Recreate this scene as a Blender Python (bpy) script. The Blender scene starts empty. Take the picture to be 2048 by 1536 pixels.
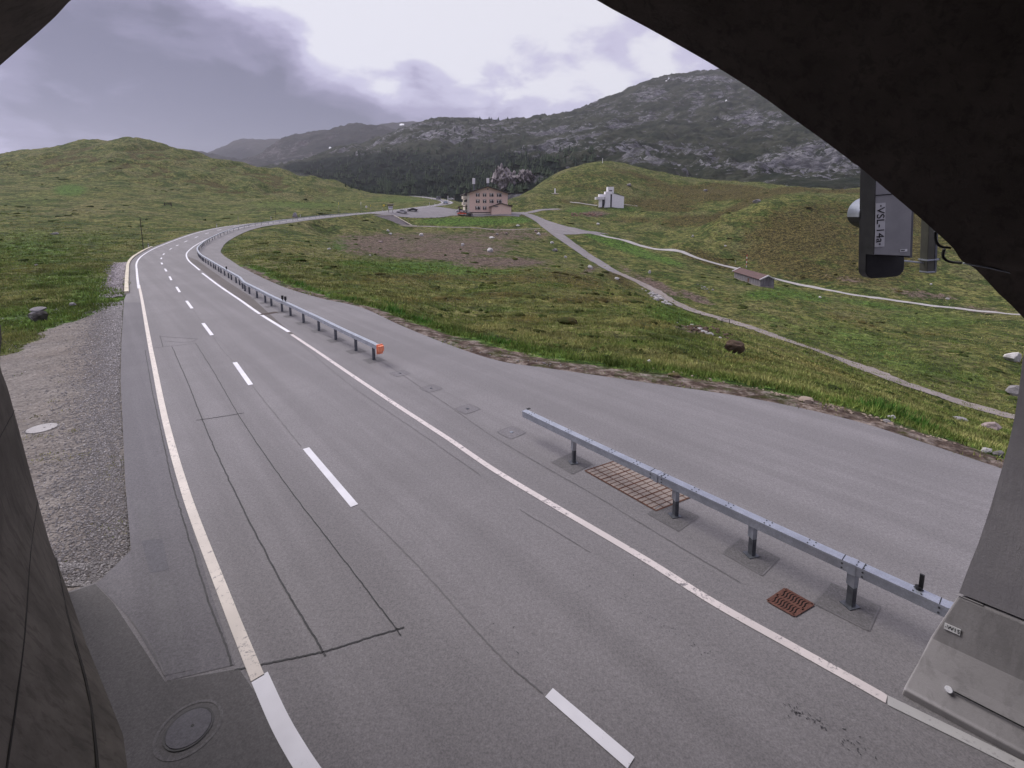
import bpy, bmesh, math, random
import numpy as np
from mathutils import Vector, Matrix
from mathutils.geometry import tessellate_polygon

random.seed(7); RNG = np.random.default_rng(11)
SC = bpy.context.scene
COL = SC.collection
# ------------------------------------------------------------------ camera model (pixels of the 2048x1536 photo)
FPX, CX, CY, PITCH, CAMH = 968.0, 1024.0, 564.0, 0.14, 5.95
SP, CP = math.sin(PITCH), math.cos(PITCH)

def ray(px, py):
    u = (px - CX) / FPX; v = -(py - CY) / FPX
    return np.array([u, CP + v * SP, -SP + v * CP])

def at(px, py, Y):
    d = ray(px, py); t = Y / d[1]
    return np.array([d[0] * t, Y, CAMH + d[2] * t])

def g(px, py, z=0.0):
    d = ray(px, py); t = (z - CAMH) / d[2]
    return np.array([d[0] * t, d[1] * t, z])

def to_px(P):
    P = np.atleast_2d(np.asarray(P, float))
    x = P[:, 0]; y = P[:, 1]; z = P[:, 2] - CAMH
    f = y * CP - z * SP; up = y * SP + z * CP
    f = np.where(f < .05, .05, f)
    return np.stack([CX + FPX * x / f, CY - FPX * up / f], 1)

cam = bpy.data.cameras.new('camera'); cam_o = bpy.data.objects.new('camera', cam); COL.objects.link(cam_o)
cam_o.location = (0, 0, CAMH); cam_o.rotation_euler = (math.pi / 2 - PITCH, 0, 0)
cam.sensor_fit = 'HORIZONTAL'; cam.sensor_width = 36.0; cam.lens = 36.0 * FPX / 2048
cam.shift_x = 0; cam.shift_y = -(768 - CY) / 2048
cam.clip_start = 0.05; cam.clip_end = 20000
SC.camera = cam_o

# ------------------------------------------------------------------ object helpers
def tag(o, label=None, cat=None, group=None, kind=None):
    if label: o['label'] = label
    if cat: o['category'] = cat
    if group: o['group'] = group
    if kind: o['kind'] = kind
    return o

def empty(name, loc, rz=0.0, label=None, cat=None, group=None):
    o = bpy.data.objects.new(name, None); COL.objects.link(o)
    o.location = tuple(loc); o.rotation_euler = (0, 0, rz); o.empty_display_size = .3
    return tag(o, label, cat, group)

def mesh_obj(name, verts, faces, mat, parent=None, smooth=False, loc=None):
    me = bpy.data.meshes.new(name)
    me.from_pydata([tuple(map(float, v)) for v in verts], [], [tuple(int(i) for i in f) for f in faces])
    me.validate(); me.update()
    if mat is not None: me.materials.append(mat)
    if smooth:
        me.polygons.foreach_set('use_smooth', [True] * len(me.polygons))
    o = bpy.data.objects.new(name, me); COL.objects.link(o)
    if parent is not None: o.parent = parent
    if loc is not None: o.location = tuple(loc)
    return o

def fast_mesh(name, V, Fq, mat, smooth=False):
    """numpy verts (n,3) and faces (m,k)"""
    me = bpy.data.meshes.new(name)
    n, (m, k) = len(V), Fq.shape
    me.vertices.add(n); me.vertices.foreach_set('co', np.ascontiguousarray(V, np.float32).ravel())
    me.loops.add(m * k); me.loops.foreach_set('vertex_index', np.ascontiguousarray(Fq, np.int32).ravel())
    me.polygons.add(m); me.polygons.foreach_set('loop_start', np.arange(0, m * k, k, dtype=np.int32))
    me.polygons.foreach_set('loop_total', np.full(m, k, np.int32))
    if smooth: me.polygons.foreach_set('use_smooth', np.ones(m, bool))
    me.update(); me.validate()
    if mat is not None: me.materials.append(mat)
    o = bpy.data.objects.new(name, me); COL.objects.link(o)
    return o

class MB:
    def __init__(s): s.v = []; s.f = []
    def add(s, vs, fs):
        b = len(s.v); s.v += [tuple(map(float, v)) for v in vs]; s.f += [tuple(b + i for i in f) for f in fs]
        return s
    def box(s, c, d, rz=0.0, M=None):
        hx, hy, hz = d[0] / 2, d[1] / 2, d[2] / 2
        p = [(-hx, -hy, -hz), (hx, -hy, -hz), (hx, hy, -hz), (-hx, hy, -hz), (-hx, -hy, hz), (hx, -hy, hz), (hx, hy, hz), (-hx, hy, hz)]
        cs, sn = math.cos(rz), math.sin(rz)
        if M is not None: q = [tuple(M @ Vector(v) + Vector(c)) for v in p]
        else: q = [(c[0] + x * cs - y * sn, c[1] + x * sn + y * cs, c[2] + z) for x, y, z in p]
        return s.add(q, [(0, 3, 2, 1), (4, 5, 6, 7), (0, 1, 5, 4), (1, 2, 6, 5), (2, 3, 7, 6), (3, 0, 4, 7)])
    def cyl(s, a, b, r0, r1=None, n=10, cap=True):
        r1 = r0 if r1 is None else r1
        a = Vector(a); b = Vector(b); d = (b - a).normalized()
        x = d.orthogonal().normalized(); y = d.cross(x)
        vs = []
        for (c, r) in ((a, r0), (b, r1)):
            for i in range(n):
                t = 2 * math.pi * i / n; vs.append(tuple(c + x * (r * math.cos(t)) + y * (r * math.sin(t))))
        fs = [(i, (i + 1) % n, n + (i + 1) % n, n + i) for i in range(n)]
        if cap: fs += [tuple(range(n - 1, -1, -1)), tuple(range(n, 2 * n))]
        return s.add(vs, fs)
    def tube(s, pts, r, n=6):
        pts = [Vector(p) for p in pts]
        rings = []
        up = Vector((0, 0, 1))
        for i, p in enumerate(pts):
            d = (pts[min(i + 1, len(pts) - 1)] - pts[max(i - 1, 0)]).normalized()
            x = d.cross(up)
            if x.length < 1e-3: x = Vector((1, 0, 0))
            x.normalize(); y = d.cross(x)
            rings.append([tuple(p + x * (r * math.cos(2 * math.pi * k / n)) + y * (r * math.sin(2 * math.pi * k / n))) for k in range(n)])
        vs = [v for R in rings for v in R]
        fs = []
        for i in range(len(rings) - 1):
            for k in range(n):
                fs.append((i * n + k, i * n + (k + 1) % n, (i + 1) * n + (k + 1) % n, (i + 1) * n + k))
        fs += [tuple(range(n - 1, -1, -1)), tuple(range((len(rings) - 1) * n, len(rings) * n))]
        return s.add(vs, fs)
    def prism(s, poly, a, b):
        """poly: list of 3D points (a face); extruded by vector b-a"""
        n = len(poly); d = np.asarray(b, float) - np.asarray(a, float)
        vs = [tuple(p) for p in poly] + [tuple(np.asarray(p, float) + d) for p in poly]
        fs = [tuple(range(n - 1, -1, -1)), tuple(range(n, 2 * n))] + [(i, (i + 1) % n, n + (i + 1) % n, n + i) for i in range(n)]
        return s.add(vs, fs)
    def build(s, name, mat, parent=None, smooth=False, loc=None, bevel=0.0):
        o = mesh_obj(name, s.v, s.f, mat, parent, smooth, loc)
        bm = bmesh.new(); bm.from_mesh(o.data); bmesh.ops.recalc_face_normals(bm, faces=bm.faces); bm.to_mesh(o.data); bm.free()
        if bevel > 0:
            md = o.modifiers.new('bevel', 'BEVEL'); md.width = bevel; md.segments = 2; md.limit_method = 'ANGLE'; md.angle_limit = .6
        return o

def copy_tree(o, parent=None):
    c = o.copy(); COL.objects.link(c)
    if parent is not None: c.parent = parent
    for ch in list(o.children): copy_tree(ch, c)
    return c

# ------------------------------------------------------------------ node helpers
class NT:
    def __init__(s, nt): s.nt = nt; s.nt.nodes.clear()
    def n(s, typ, props=None, **inp):
        nd = s.nt.nodes.new(typ)
        for k, v in (props or {}).items(): setattr(nd, k, v)
        for k, v in inp.items():
            key = int(k[1:]) if k[0] == 'i' and k[1:].isdigit() else k.replace('_', ' ')
            sock = nd.inputs[key]
            if hasattr(v, 'is_output') or isinstance(v, bpy.types.NodeSocket): s.nt.links.new(v, sock)
            else: sock.default_value = v
        return nd
    def math(s, op, a, b=0.5, clamp=False):
        return s.n('ShaderNodeMath', {'operation': op, 'use_clamp': clamp}, i0=a, i1=b).outputs[0]
    def noise(s, vec, scale, detail=4, rough=.55, dist=0.0, out=0):
        return s.n('ShaderNodeTexNoise', {}, Vector=vec, Scale=scale, Detail=detail, Roughness=rough, Distortion=dist).outputs[out]
    def mapr(s, v, a, b, c=0.0, d=1.0):
        return s.n('ShaderNodeMapRange', {'interpolation_type': 'SMOOTHSTEP'}, Value=v, From_Min=a, From_Max=b, To_Min=c, To_Max=d).outputs[0]
    def mix(s, f, a, b, mode='MIX'):
        nd = s.nt.nodes.new('ShaderNodeMix'); nd.data_type = 'RGBA'; nd.blend_type = mode
        for i, v in ((0, f), (6, a), (7, b)):
            if isinstance(v, bpy.types.NodeSocket): s.nt.links.new(v, nd.inputs[i])
            else: nd.inputs[i].default_value = (v if i == 0 else (tuple(v) + (1.0,))[:4])
        return nd.outputs[2]
    def link(s, a, b): s.nt.links.new(a, b)

def new_mat(name):
    m = bpy.data.materials.new(name); m.use_nodes = True
    return m, NT(m.node_tree)

def finish(t, color, rough=.8, bump=None, bump_strength=.3, bump_dist=.02, metallic=0.0, spec=.3):
    p = t.n('ShaderNodeBsdfPrincipled', {}, Roughness=rough, Metallic=metallic)
    p.inputs['Specular IOR Level'].default_value = spec
    if isinstance(color, bpy.types.NodeSocket): t.link(color, p.inputs['Base Color'])
    else: p.inputs['Base Color'].default_value = (tuple(color) + (1.0,))[:4]
    if bump is not None:
        b = t.n('ShaderNodeBump', {}, Strength=bump_strength, Distance=bump_dist, Height=bump)
        t.link(b.outputs[0], p.inputs['Normal'])
    o = t.n('ShaderNodeOutputMaterial'); t.link(p.outputs[0], o.inputs[0])

def pos(t, local=False):
    if local: return t.n('ShaderNodeTexCoord').outputs['Object']
    return t.n('ShaderNodeNewGeometry').outputs['Position']

def simple(name, c1, c2=None, scale=3.0, rough=.7, metallic=0.0, bump=0.0, local=True, contrast=(.35, .65), spec=.3, fine=None):
    m, t = new_mat(name)
    p = pos(t, local)
    c2 = c2 or tuple(x * .75 for x in c1)
    n1 = t.noise(p, scale, 5, .6)
    col = t.mix(t.mapr(n1, *contrast), c2, c1)
    hb = n1
    if fine:
        n2 = t.noise(p, fine, 3, .6)
        col = t.mix(t.mapr(n2, .3, .7, .0, .5), col, tuple(x * .6 for x in c1))
        hb = n2
    finish(t, col, rough, hb if bump else None, bump, .02, metallic, spec)
    return m

def smooth_px(pts, n=8, z=0.0):
    """pixel polyline -> ground points, Catmull-Rom resampled"""
    P = np.array([g(x, y, z) for x, y in pts])
    return catmull(P, n)

def catmull(P, n=8):
    P = np.asarray(P, float)
    if len(P) < 3: 
        return np.array([P[0] + (P[-1] - P[0]) * k / n for k in range(n + 1)])
    Q = np.vstack([2 * P[0] - P[1], P, 2 * P[-1] - P[-2]])
    out = []
    for i in range(1, len(Q) - 2):
        p0, p1, p2, p3 = Q[i - 1:i + 3]
        for k in range(n):
            t = k / n
            # centripetal-ish: plain Catmull-Rom with limited tangents
            d = np.linalg.norm(p2 - p1)
            m1 = (p2 - p0); m1 = m1 / max(np.linalg.norm(m1), 1e-9) * d
            m2 = (p3 - p1); m2 = m2 / max(np.linalg.norm(m2), 1e-9) * d
            t2, t3 = t * t, t * t * t
            out.append((2 * t3 - 3 * t2 + 1) * p1 + (t3 - 2 * t2 + t) * m1 + (-2 * t3 + 3 * t2) * p2 + (t3 - t2) * m2)
    out.append(P[-1])
    return np.array(out)

def tangents(P):
    T = np.gradient(np.asarray(P)[:, :2], axis=0)
    return T / np.maximum(np.linalg.norm(T, axis=1), 1e-9)[:, None]

def offset_line(P, d):
    """offset to the left of travel by d (metres)"""
    T = tangents(P); Nn = np.stack([-T[:, 1], T[:, 0]], 1)
    Q = np.array(P, float); Q[:, :2] += Nn * np.reshape(d, (-1, 1)) if np.ndim(d) else Nn * d
    return Q

def strip(A, B, name, mat, dz=0.0, parent=None):
    n = len(A); V = np.vstack([A, B]); V[:, 2] += dz
    return mesh_obj(name, V, [(i, i + 1, n + i + 1, n + i) for i in range(n - 1)][::1], mat, parent)

def flat_poly(name, P, mat, z=None, parent=None):
    P = [Vector(p) for p in P]
    if z is not None:
        for p in P: p.z = z
    tri = tessellate_polygon([P])
    fs = []
    for a, b, c in tri:
        n = (P[b] - P[a]).cross(P[c] - P[a])
        fs.append((a, b, c) if n.z > 0 else (a, c, b))
    return mesh_obj(name, P, fs, mat, parent)

def perlin2(x, y, seed=0):
    r = np.random.default_rng(seed); perm = r.permutation(512); ang = r.uniform(0, 2 * np.pi, 512)
    xi = np.floor(x).astype(int); yi = np.floor(y).astype(int); xf = x - xi; yf = y - yi
    def gr(ix, iy, dx, dy):
        h = perm[(perm[ix % 512] + iy) % 512]; return np.cos(ang[h]) * dx + np.sin(ang[h]) * dy
    u = xf ** 3 * (xf * (xf * 6 - 15) + 10); v = yf ** 3 * (yf * (yf * 6 - 15) + 10)
    a = gr(xi, yi, xf, yf); b = gr(xi + 1, yi, xf - 1, yf); c = gr(xi, yi + 1, xf, yf - 1); d = gr(xi + 1, yi + 1, xf - 1, yf - 1)
    return (a + u * (b - a)) + v * ((c + u * (d - c)) - (a + u * (b - a)))

def fbm(x, y, lam, octv=4, seed=0, gain=.5):
    s = np.zeros_like(x, dtype=float); a = 1.0; f = 1.0 / lam
    for o in range(octv):
        s += a * perlin2(x * f + 13.7 * o, y * f - 7.1 * o, seed + o); a *= gain; f *= 2.03
    return s

def sstep(a, b, x):
    t = np.clip((x - a) / (b - a), 0, 1); return t * t * (3 - 2 * t)

def seg_dist(X, Y, P, ret_z=False):
    """distance of points to polyline P (signed: + left of travel), optional interpolated z"""
    X = np.asarray(X, float); best = np.full(X.shape, 1e9); sg = np.zeros(X.shape); zz = np.zeros(X.shape)
    for i in range(len(P) - 1):
        ax, ay, az = P[i]; bx, by, bz = P[i + 1]; dx, dy = bx - ax, by - ay; L = dx * dx + dy * dy + 1e-12
        t = np.clip(((X - ax) * dx + (Y - ay) * dy) / L, 0, 1)
        ex = X - ax - t * dx; ey = Y - ay - t * dy; d = ex * ex + ey * ey
        m = d < best
        best = np.where(m, d, best); sg = np.where(m, np.sign(dx * ey - dy * ex), sg); zz = np.where(m, az + t * (bz - az), zz)
    best = np.sqrt(best)
    return (best * sg, zz) if ret_z else best * sg

def in_poly(X, Y, P):
    X = np.asarray(X, float); c = np.zeros(X.shape, bool); n = len(P); j = n - 1
    for i in range(n):
        xi, yi = P[i][0], P[i][1]; xj, yj = P[j][0], P[j][1]
        c ^= ((yi > Y) != (yj > Y)) & (X < (xj - xi) * (Y - yi) / (yj - yi + 1e-12) + xi)
        j = i
    return c
# ------------------------------------------------------------------ road alignment (world metres)
_dash = [(1270,1536),(1095,1386),(612,897),(469.5,725),(406,646.5),(373,601.8),(352.8,573.8),(339,552.8),(329.8,537.6),(323,525.4),(323,515.6),(329,507)]
_near = np.array([g(*p) for p in _dash])
_back = np.array([(14.0, -9.0, 0), (8.0, -2.6, 0), (3.6, 2.2, 0)])
_far = np.array([at(*p) for p in [(341,498,79),(355,490.7,87),(372,483,94.5),(403,470.5,106),(434,461,117),(478,452,128),(530,446,140),(581,439.5,152),(640,433.5,168),
    (700,429,185),(745,425,200),(790,420.5,214),(840,414.5,232),(880,409.5,255),(893,405,285),(882,400,325),(860,396,360),(845,394,385),(825,392,420)]])
_ctl = np.vstack([_back, _near, _far])
CEN = catmull(_ctl, 10)
for _ in range(6):            # smooth height profile
    CEN[1:-1, 2] = .25 * CEN[:-2, 2] + .5 * CEN[1:-1, 2] + .25 * CEN[2:, 2]
CEN[CEN[:, 1] < 70, 2] = 0.0
I_ST = int(np.argmin(np.linalg.norm(CEN[:, :2] - _near[9, :2], axis=1)))      # station where the px-traced sheet ends
S_PX = [(262,1100),(250,960),(245,840),(241,760),(243,680),(248,600)]
S_NEAR = np.array([g(*p) for p in S_PX])
AP_PX = [(480,533),(560,571),(640,596),(720,614),(800,650),(900,690),(1000,722),(1100,737),(1300,766),(1500,796),(1700,839),(1850,886),(2000,936)]
AP_NEAR = catmull(np.array([g(*p) for p in AP_PX]), 6)
lft_st = offset_line(CEN, 3.1); rgt_st = offset_line(CEN, -7.3)
i_s0 = int(np.argmin(np.linalg.norm(CEN[:, :2] - (g(257,580)[:2] + np.array([2, 1.8])), axis=1)))
NEARPOLY = [(9, -18, 0), (0, -4, 0), (-4.9, 4.4, 0), (-7.4, 6.7, 0), (-6.75, 7.15, 0)] + [tuple(p) for p in S_NEAR] + \
    [tuple(p) for p in lft_st[i_s0:I_ST + 1]] + [tuple(rgt_st[I_ST])] + [tuple(p) for p in AP_NEAR] + [(12.6, 8.4, 0), (14.5, 5, 0), (20, -2, 0), (24, -12, 0)]
WR = np.where(CEN[:, 1] < 172, 7.3, np.where(CEN[:, 1] > 185, 3.9, 7.3 - 3.4 * np.clip((CEN[:, 1] - 172) / 13, 0, 1)))

# ------------------------------------------------------------------ terrain
ctl = []
def C_(px, py, Y): ctl.append(at(px, py, Y))
# left meadow and hill
for row in [
  [(-420,800,17),(-200,740,18.5),(0,700,20.7),(60,655,25),(150,625,29),(235,603,33)],
  [(-500,640,34),(-250,590,38),(0,560,43),(150,552,45.5),(225,548,47)],
  [(-500,500,75),(-250,490,80),(0,480,86),(150,478,90),(235,480,92),(300,470,106)],
  [(-500,425,125),(-250,422,130),(0,428,132),(150,424,140),(250,424,146),(350,435,150),(430,440,155)],
  [(-500,385,170),(0,398,168),(150,392,178),(300,402,180),(420,420,178),(500,425,176),(560,422,182),(620,420,190)],
  [(-500,345,230),(0,352,228),(150,360,225),(260,366,228),(350,378,232),(450,390,236),(560,400,238),(650,404,240),(700,410,224)],
  [(-500,330,275),(0,332,272),(120,336,272),(250,328,285),(350,340,295),(450,362,300),(560,380,310),(650,392,315),(740,400,300),(790,404,300)],
  [(-700,335,330),(-350,318,330),(0,312,330),(80,300,345),(150,290,352),(250,282,372),(310,287,380),(350,296,382),(430,312,390),(500,330,398),(560,340,402),(600,350,402),(660,357,400),(700,374,395),(740,385,378),(800,392,362)],
  [(-700,350,465),(0,335,465),(250,305,470),(430,330,470),(600,372,470),(740,402,470),(850,404,440),(930,415,430)],
]:
    for p in row: C_(*p)
# centre field and embankments
for col in [
  [(480,533,55.5),(480,505,73),(482,486,92)],
  [(560,571,40),(560,520,62),(560,490,88),(560,466,118),(560,452,138)],
  [(640,596,34.2),(640,550,50),(640,515,78),(640,485,110),(640,460,146),(640,446,166)],
  [(700,608,31),(700,560,49),(700,520,78),(700,490,112),(700,465,148),(700,448,174)],
  [(800,650,25.5),(800,600,37),(800,550,64),(800,510,102),(800,480,145),(800,455,180)],
  [(900,690,21.55),(900,640,35.5),(900,580,62),(900,530,94),(900,490,140),(900,460,184),(900,452,190),(900,434,203)],
  [(1000,722,19.1),(1000,650,31),(1000,580,58),(1000,520,112),(1000,480,160),(1000,459,187),(1000,450,192),(1000,433,204)],
  [(1100,737,18.2),(1100,670,28.5),(1100,600,53),(1100,540,100)],
  [(1200,751,17.4),(1200,690,26),(1200,640,38),(1200,590,64),(1200,550,105)],
  [(1300,766,16.5),(1300,700,24),(1300,640,38),(1300,600,66)],
  [(1400,781,15.8),(1400,720,24),(1400,670,45),(1400,640,74)],
  [(1600,817,14.3),(1600,760,22),(1600,720,40),(1600,700,57)],
  [(1800,868,12.6),(1800,820,20),(1800,790,33)],
  [(2000,936,10.75),(2000,890,17),(2000,860,28)],
  [(2250,1010,9),(2250,960,14),(2250,900,28),(2250,860,44)],
]:
    for p in col: C_(*p)
# dirt path, white track, right slopes and mounds
PATH = [(1062,432,214),(1085,445,196),(1110,465,180),(1140,487,165),(1180,515,150),(1230,545,132),(1290,572,116),(1330,596,103),(1380,620,92),(1450,640,82),(1520,662,76),(1600,690,70),(1700,727,62),(1800,765,55),(1920,805,49),(2032,836,45),(2200,870,41)]
TRACK = [(1050,428,222),(1075,438,206),(1110,450,194),(1150,459,189),(1200,470,184),(1260,484,177),(1330,500,168),(1400,518,160),(1480,539,150),(1540,556,141),(1600,570,133),(1700,589,123),(1780,600,117),(1850,610,112),(1950,622,108),(2048,630,105),(2300,655,98)]
for p in PATH[::2] + TRACK[::2]: C_(*p)
for row in [
  [(1520,573,120),(1468,555,137),(1560,590,108),(1700,650,86),(1850,700,70),(2000,720,66),(2300,760,60)],
  [(1300,530,140),(1400,560,124)],
  [(1600,520,150),(1700,530,143),(1800,540,138),(1950,570,126),(1400,495,168),(1480,495,168),(2200,590,116)],
  [(1600,460,172),(1700,460,170),(1800,460,168),(1950,500,150),(2200,520,140)],
  [(1381,483,172),(1445,429,192),(1489,414,199),(1525,397,207),(1563,388,212),(1650,385,216),(1750,388,212),(1850,400,204),(2000,430,188),(2300,450,180)],
  [(1300,450,208),(1360,440,218),(1420,425,236)],
  [(1445,441,212),(1489,430,222),(1525,415,232),(1563,402,238),(1650,398,244),(1750,400,240),(1400,474,184)],
  [(1230,444,226),(1300,441,222),(1370,446,212)],
  [(1120,432,222),(1180,432,232),(1250,432,236),(1300,424,236),(1360,424,234),(1300,432,252),(1370,430,254)],
  [(1080,425,235),(1130,415,250),(1190,416,262),(1225,414,265),(1260,414,268),(1330,412,270),(1400,405,275),(1480,402,265)],
  [(1110,385,290),(1200,370,300),(1300,385,300),(1400,385,300),(1500,390,282),(1600,383,268),(1700,382,262)],
  [(1020,400,262),(1060,382,285),(1110,350,322),(1150,334,336),(1200,324,346),(1260,333,348),(1330,352,342),(1400,361,335),(1480,368,318),(1550,373,306),(1650,378,298),(1800,382,290),(2000,400,270),(2300,410,260)],
  [(1000,420,300),(1060,410,400),(1110,375,440),(1200,350,465),(1330,380,465),(1480,395,465),(1650,400,440),(1850,410,420),(2100,420,420)],
  [(940,427.3,214),(1020,428,214),(905,430,205),(905,418.5,232),(850,416,236),(800,424,206),(745,428.5,194),(960,424,240),(1040,424,240),(940,415,275)],
]:
    for p in row: C_(*p)
# flat deck samples and road edges
for P in NEARPOLY:
    if P[1] > 5.4: ctl.append(np.array(P))
for px, py in [(120,760),(150,950),(60,900),(200,700),(110,1080),(180,640),(700,900),(900,1100),(1500,1000),(1700,900),(1200,850),(600,760),(430,620),(330,560),(1500,1300),(400,1300),(-150,900),(-300,1100),(2100,1150),(2200,1400)]:
    ctl.append(g(px, py))
LE = offset_line(CEN, 3.6); RE = offset_line(CEN, -WR - .3)
for i in range(I_ST + 4, len(CEN) - 2, 6):
    ctl.append(LE[i] * 1.0); ctl.append(RE[i] * 1.0)
ctl = np.array(ctl)

KV = .62
def uv_of(X, Y): return X / Y, np.log(Y) * KV
cu, cv = uv_of(ctl[:, 0], ctl[:, 1]); ce = (ctl[:, 2] - CAMH) / ctl[:, 1]
_n = len(cu)
def tps(r2): return np.where(r2 > 1e-12, .5 * r2 * np.log(np.maximum(r2, 1e-12)), 0.0)
_A = np.zeros((_n + 3, _n + 3)); _A[:_n, :_n] = tps((cu[:, None] - cu) ** 2 + (cv[:, None] - cv) ** 2) + np.eye(_n) * 2e-5
_A[:_n, _n:] = np.stack([np.ones(_n), cu, cv], 1); _A[_n:, :_n] = _A[:_n, _n:].T
_w = np.linalg.solve(_A, np.concatenate([ce, np.zeros(3)]))
NU, NV = 640, 520
U = np.linspace(-1.75, 1.75, NU); VY = np.exp(np.linspace(math.log(5.2), math.log(470), NV))
GU, GY = np.meshgrid(U, VY, indexing='ij'); GX = GU * GY
E_ = np.zeros(GU.size); fu = GU.ravel(); fv = np.log(GY.ravel()) * KV
for s in range(0, GU.size, 20000):
    a, b = fu[s:s + 20000], fv[s:s + 20000]
    E_[s:s + 20000] = tps((a[:, None] - cu) ** 2 + (b[:, None] - cv) ** 2) @ _w[:_n] + _w[_n] + _w[_n + 1] * a + _w[_n + 2] * b
GZ = CAMH + E_.reshape(GU.shape) * GY
# hummocks
h = .20 * (np.abs(fbm(GX, GY, 3.2, 3, 55)) - .25) * sstep(14, 30, GY) * (1 - sstep(90, 150, GY)) + .10 * fbm(GX, GY, 4.0, 4, 3) * sstep(8, 25, GY) + .30 * fbm(GX, GY, 11, 3, 9) * sstep(35, 90, GY) + .9 * fbm(GX + 6 * fbm(GX, GY, 40, 2, 5), GY, 30, 4, 21) * sstep(110, 230, GY)
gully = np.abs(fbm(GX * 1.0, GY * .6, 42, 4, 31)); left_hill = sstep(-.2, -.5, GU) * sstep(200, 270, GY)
h += left_hill * (9.5 * gully - 3.2)
right_hill = sstep(.12, .3, GU) * sstep(150, 200, GY)
h += right_hill * (2.6 * np.abs(fbm(GX, GY, 26, 4, 77)) - .9)
dC, zC = seg_dist(GX, GY, CEN[I_ST - 25:], True)
wr = np.interp(GY, [0, 172, 185, 500], [7.3, 7.3, 3.9, 3.9])
outside = np.where(dC > 0, np.maximum(dC - 3.7, 0), np.maximum(-dC - wr - .5, 0))
near_poly = in_poly(GX, GY, NEARPOLY)
edge = np.abs(seg_dist(GX, GY, np.array(NEARPOLY + [NEARPOLY[0]])))
dpoly = np.where(near_poly, 0, edge)
gravel_pad = in_poly(GX, GY, [(-6, 7, 0), g(250,960), g(243,680), g(246,600), g(150,632), g(60,662), g(0,706), g(-200,745), (-14, 6, 0)])
h *= sstep(1.5, 8, np.minimum(outside, dpoly)) * np.where(gravel_pad, .12, 1.0)
PARK = np.array([at(735,430.5,190), at(905,430.5,204), at(1040,429,206), at(1050,424,238), at(905,418.5,233), at(850,415.5,238), at(790,421.5,212)])
park_in = in_poly(GX, GY, PARK); park_d = np.where(park_in, 0, np.abs(seg_dist(GX, GY, np.vstack([PARK, PARK[:1]]))))
h *= sstep(0, 8, park_d)
GZ = GZ + h
GZ = np.where(near_poly | (dpoly < 1.6), (-.07) * (1 - sstep(.1, 1.6, dpoly)) + GZ * sstep(.1, 1.6, dpoly), GZ)
wroad = np.where((GY > 50), 1 - sstep(0, 3.5, outside), 0) * np.where(near_poly, 0, 1)
GZ = GZ * (1 - wroad) + (zC - .09) * wroad
near_lim = -.05 - .04 * np.maximum(dpoly - .3, 0) + 3 * sstep(2.2, 5, dpoly)
GZ = np.where((GU > -.42) & (GY < 45) & (dpoly < 5) & ~near_poly, np.minimum(GZ, near_lim), GZ)
GZ = np.where(near_poly, -.07, GZ)

def zt(X, Y):
    X = np.asarray(X, float); Y = np.asarray(Y, float)
    a = (X / Y - U[0]) / (U[1] - U[0]); b = (np.log(Y) - math.log(5.2)) / (math.log(470) - math.log(5.2)) * (NV - 1)
    a = np.clip(a, 0, NU - 1.001); b = np.clip(b, 0, NV - 1.001)
    i = a.astype(int); j = b.astype(int); fa, fb = a - i, b - j
    return (GZ[i, j] * (1 - fa) * (1 - fb) + GZ[i + 1, j] * fa * (1 - fb) + GZ[i, j + 1] * (1 - fa) * fb + GZ[i + 1, j + 1] * fa * fb)

_YS = np.exp(np.linspace(math.log(5.3), math.log(465), 1500))
def hit_near(px, py, Yg):
    d = ray(px, py); Ys = Yg * np.linspace(.72, 1.35, 700); t = Ys / d[1]; f = CAMH + d[2] * t - zt(d[0] * t, Ys); s = np.where(np.sign(f[:-1]) != np.sign(f[1:]))[0]
    k = s[np.argmin(np.abs(Ys[s] - Yg))] if len(s) else int(np.argmin(np.abs(f))); P = at(px, py, Ys[k]); P[2] = float(zt(P[0], P[1])); return P
def hit(px, py, ymin=5.3):
    """first point of the ground seen through a pixel of the photo"""
    d = ray(px, py); t = _YS / d[1]; X = d[0] * t; Z = CAMH + d[2] * t
    below = (Z < zt(X, _YS)) & (_YS >= ymin)
    k = int(np.argmax(below)) if below.any() else len(_YS) - 1
    Y = _YS[k]; P = at(px, py, Y); P[2] = float(zt(P[0], P[1])); return P

# ground cover channels (third also holds painted gully shade): soil, lush, heath, gravel
PXY = to_px(np.stack([GX.ravel(), GY.ravel(), GZ.ravel()], 1)); PX_, PY_ = PXY[:, 0].reshape(GX.shape), PXY[:, 1].reshape(GX.shape)
cover = np.zeros(GX.shape + (4,))
def blob(ch, px, py, rx, ry, v=1.0, rot=0.0, y0=0, y1=999):
    c, s = math.cos(rot), math.sin(rot); dx, dy = PX_ - px, PY_ - py
    a = (dx * c + dy * s) / rx; b = (-dx * s + dy * c) / ry
    cover[..., ch] = np.maximum(cover[..., ch], v * np.exp(-(a * a + b * b) ** 1.5) * ((GY > y0) & (GY < y1)))
SOIL, LUSH, HEATH_SHADE, GRAV = 0, 1, 2, 3
for a in [(760,490,110,28,.85),(900,497,150,30,.85),(1000,525,110,13,.95),(850,512,150,9,.9,.05),(1010,470,110,16,.7),(880,475,160,14,.7),(700,478,40,14,.6),(860,470,110,8,.5),(1310,570,60,11,.9,.42),(1390,595,50,9,.9,.35),(1250,540,30,10,.5,.5),
          (1180,540,26,6,.7,-.4),(1090,540,70,10,.3),(1700,560,60,9,.5,.2),(1850,590,80,10,.7,.12),(1190,428,30,7,.9),(1380,660,50,7,.8,.22),(150,470,40,6,.2),(1960,620,60,9,.7,.1)]: blob(SOIL, *a)
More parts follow.
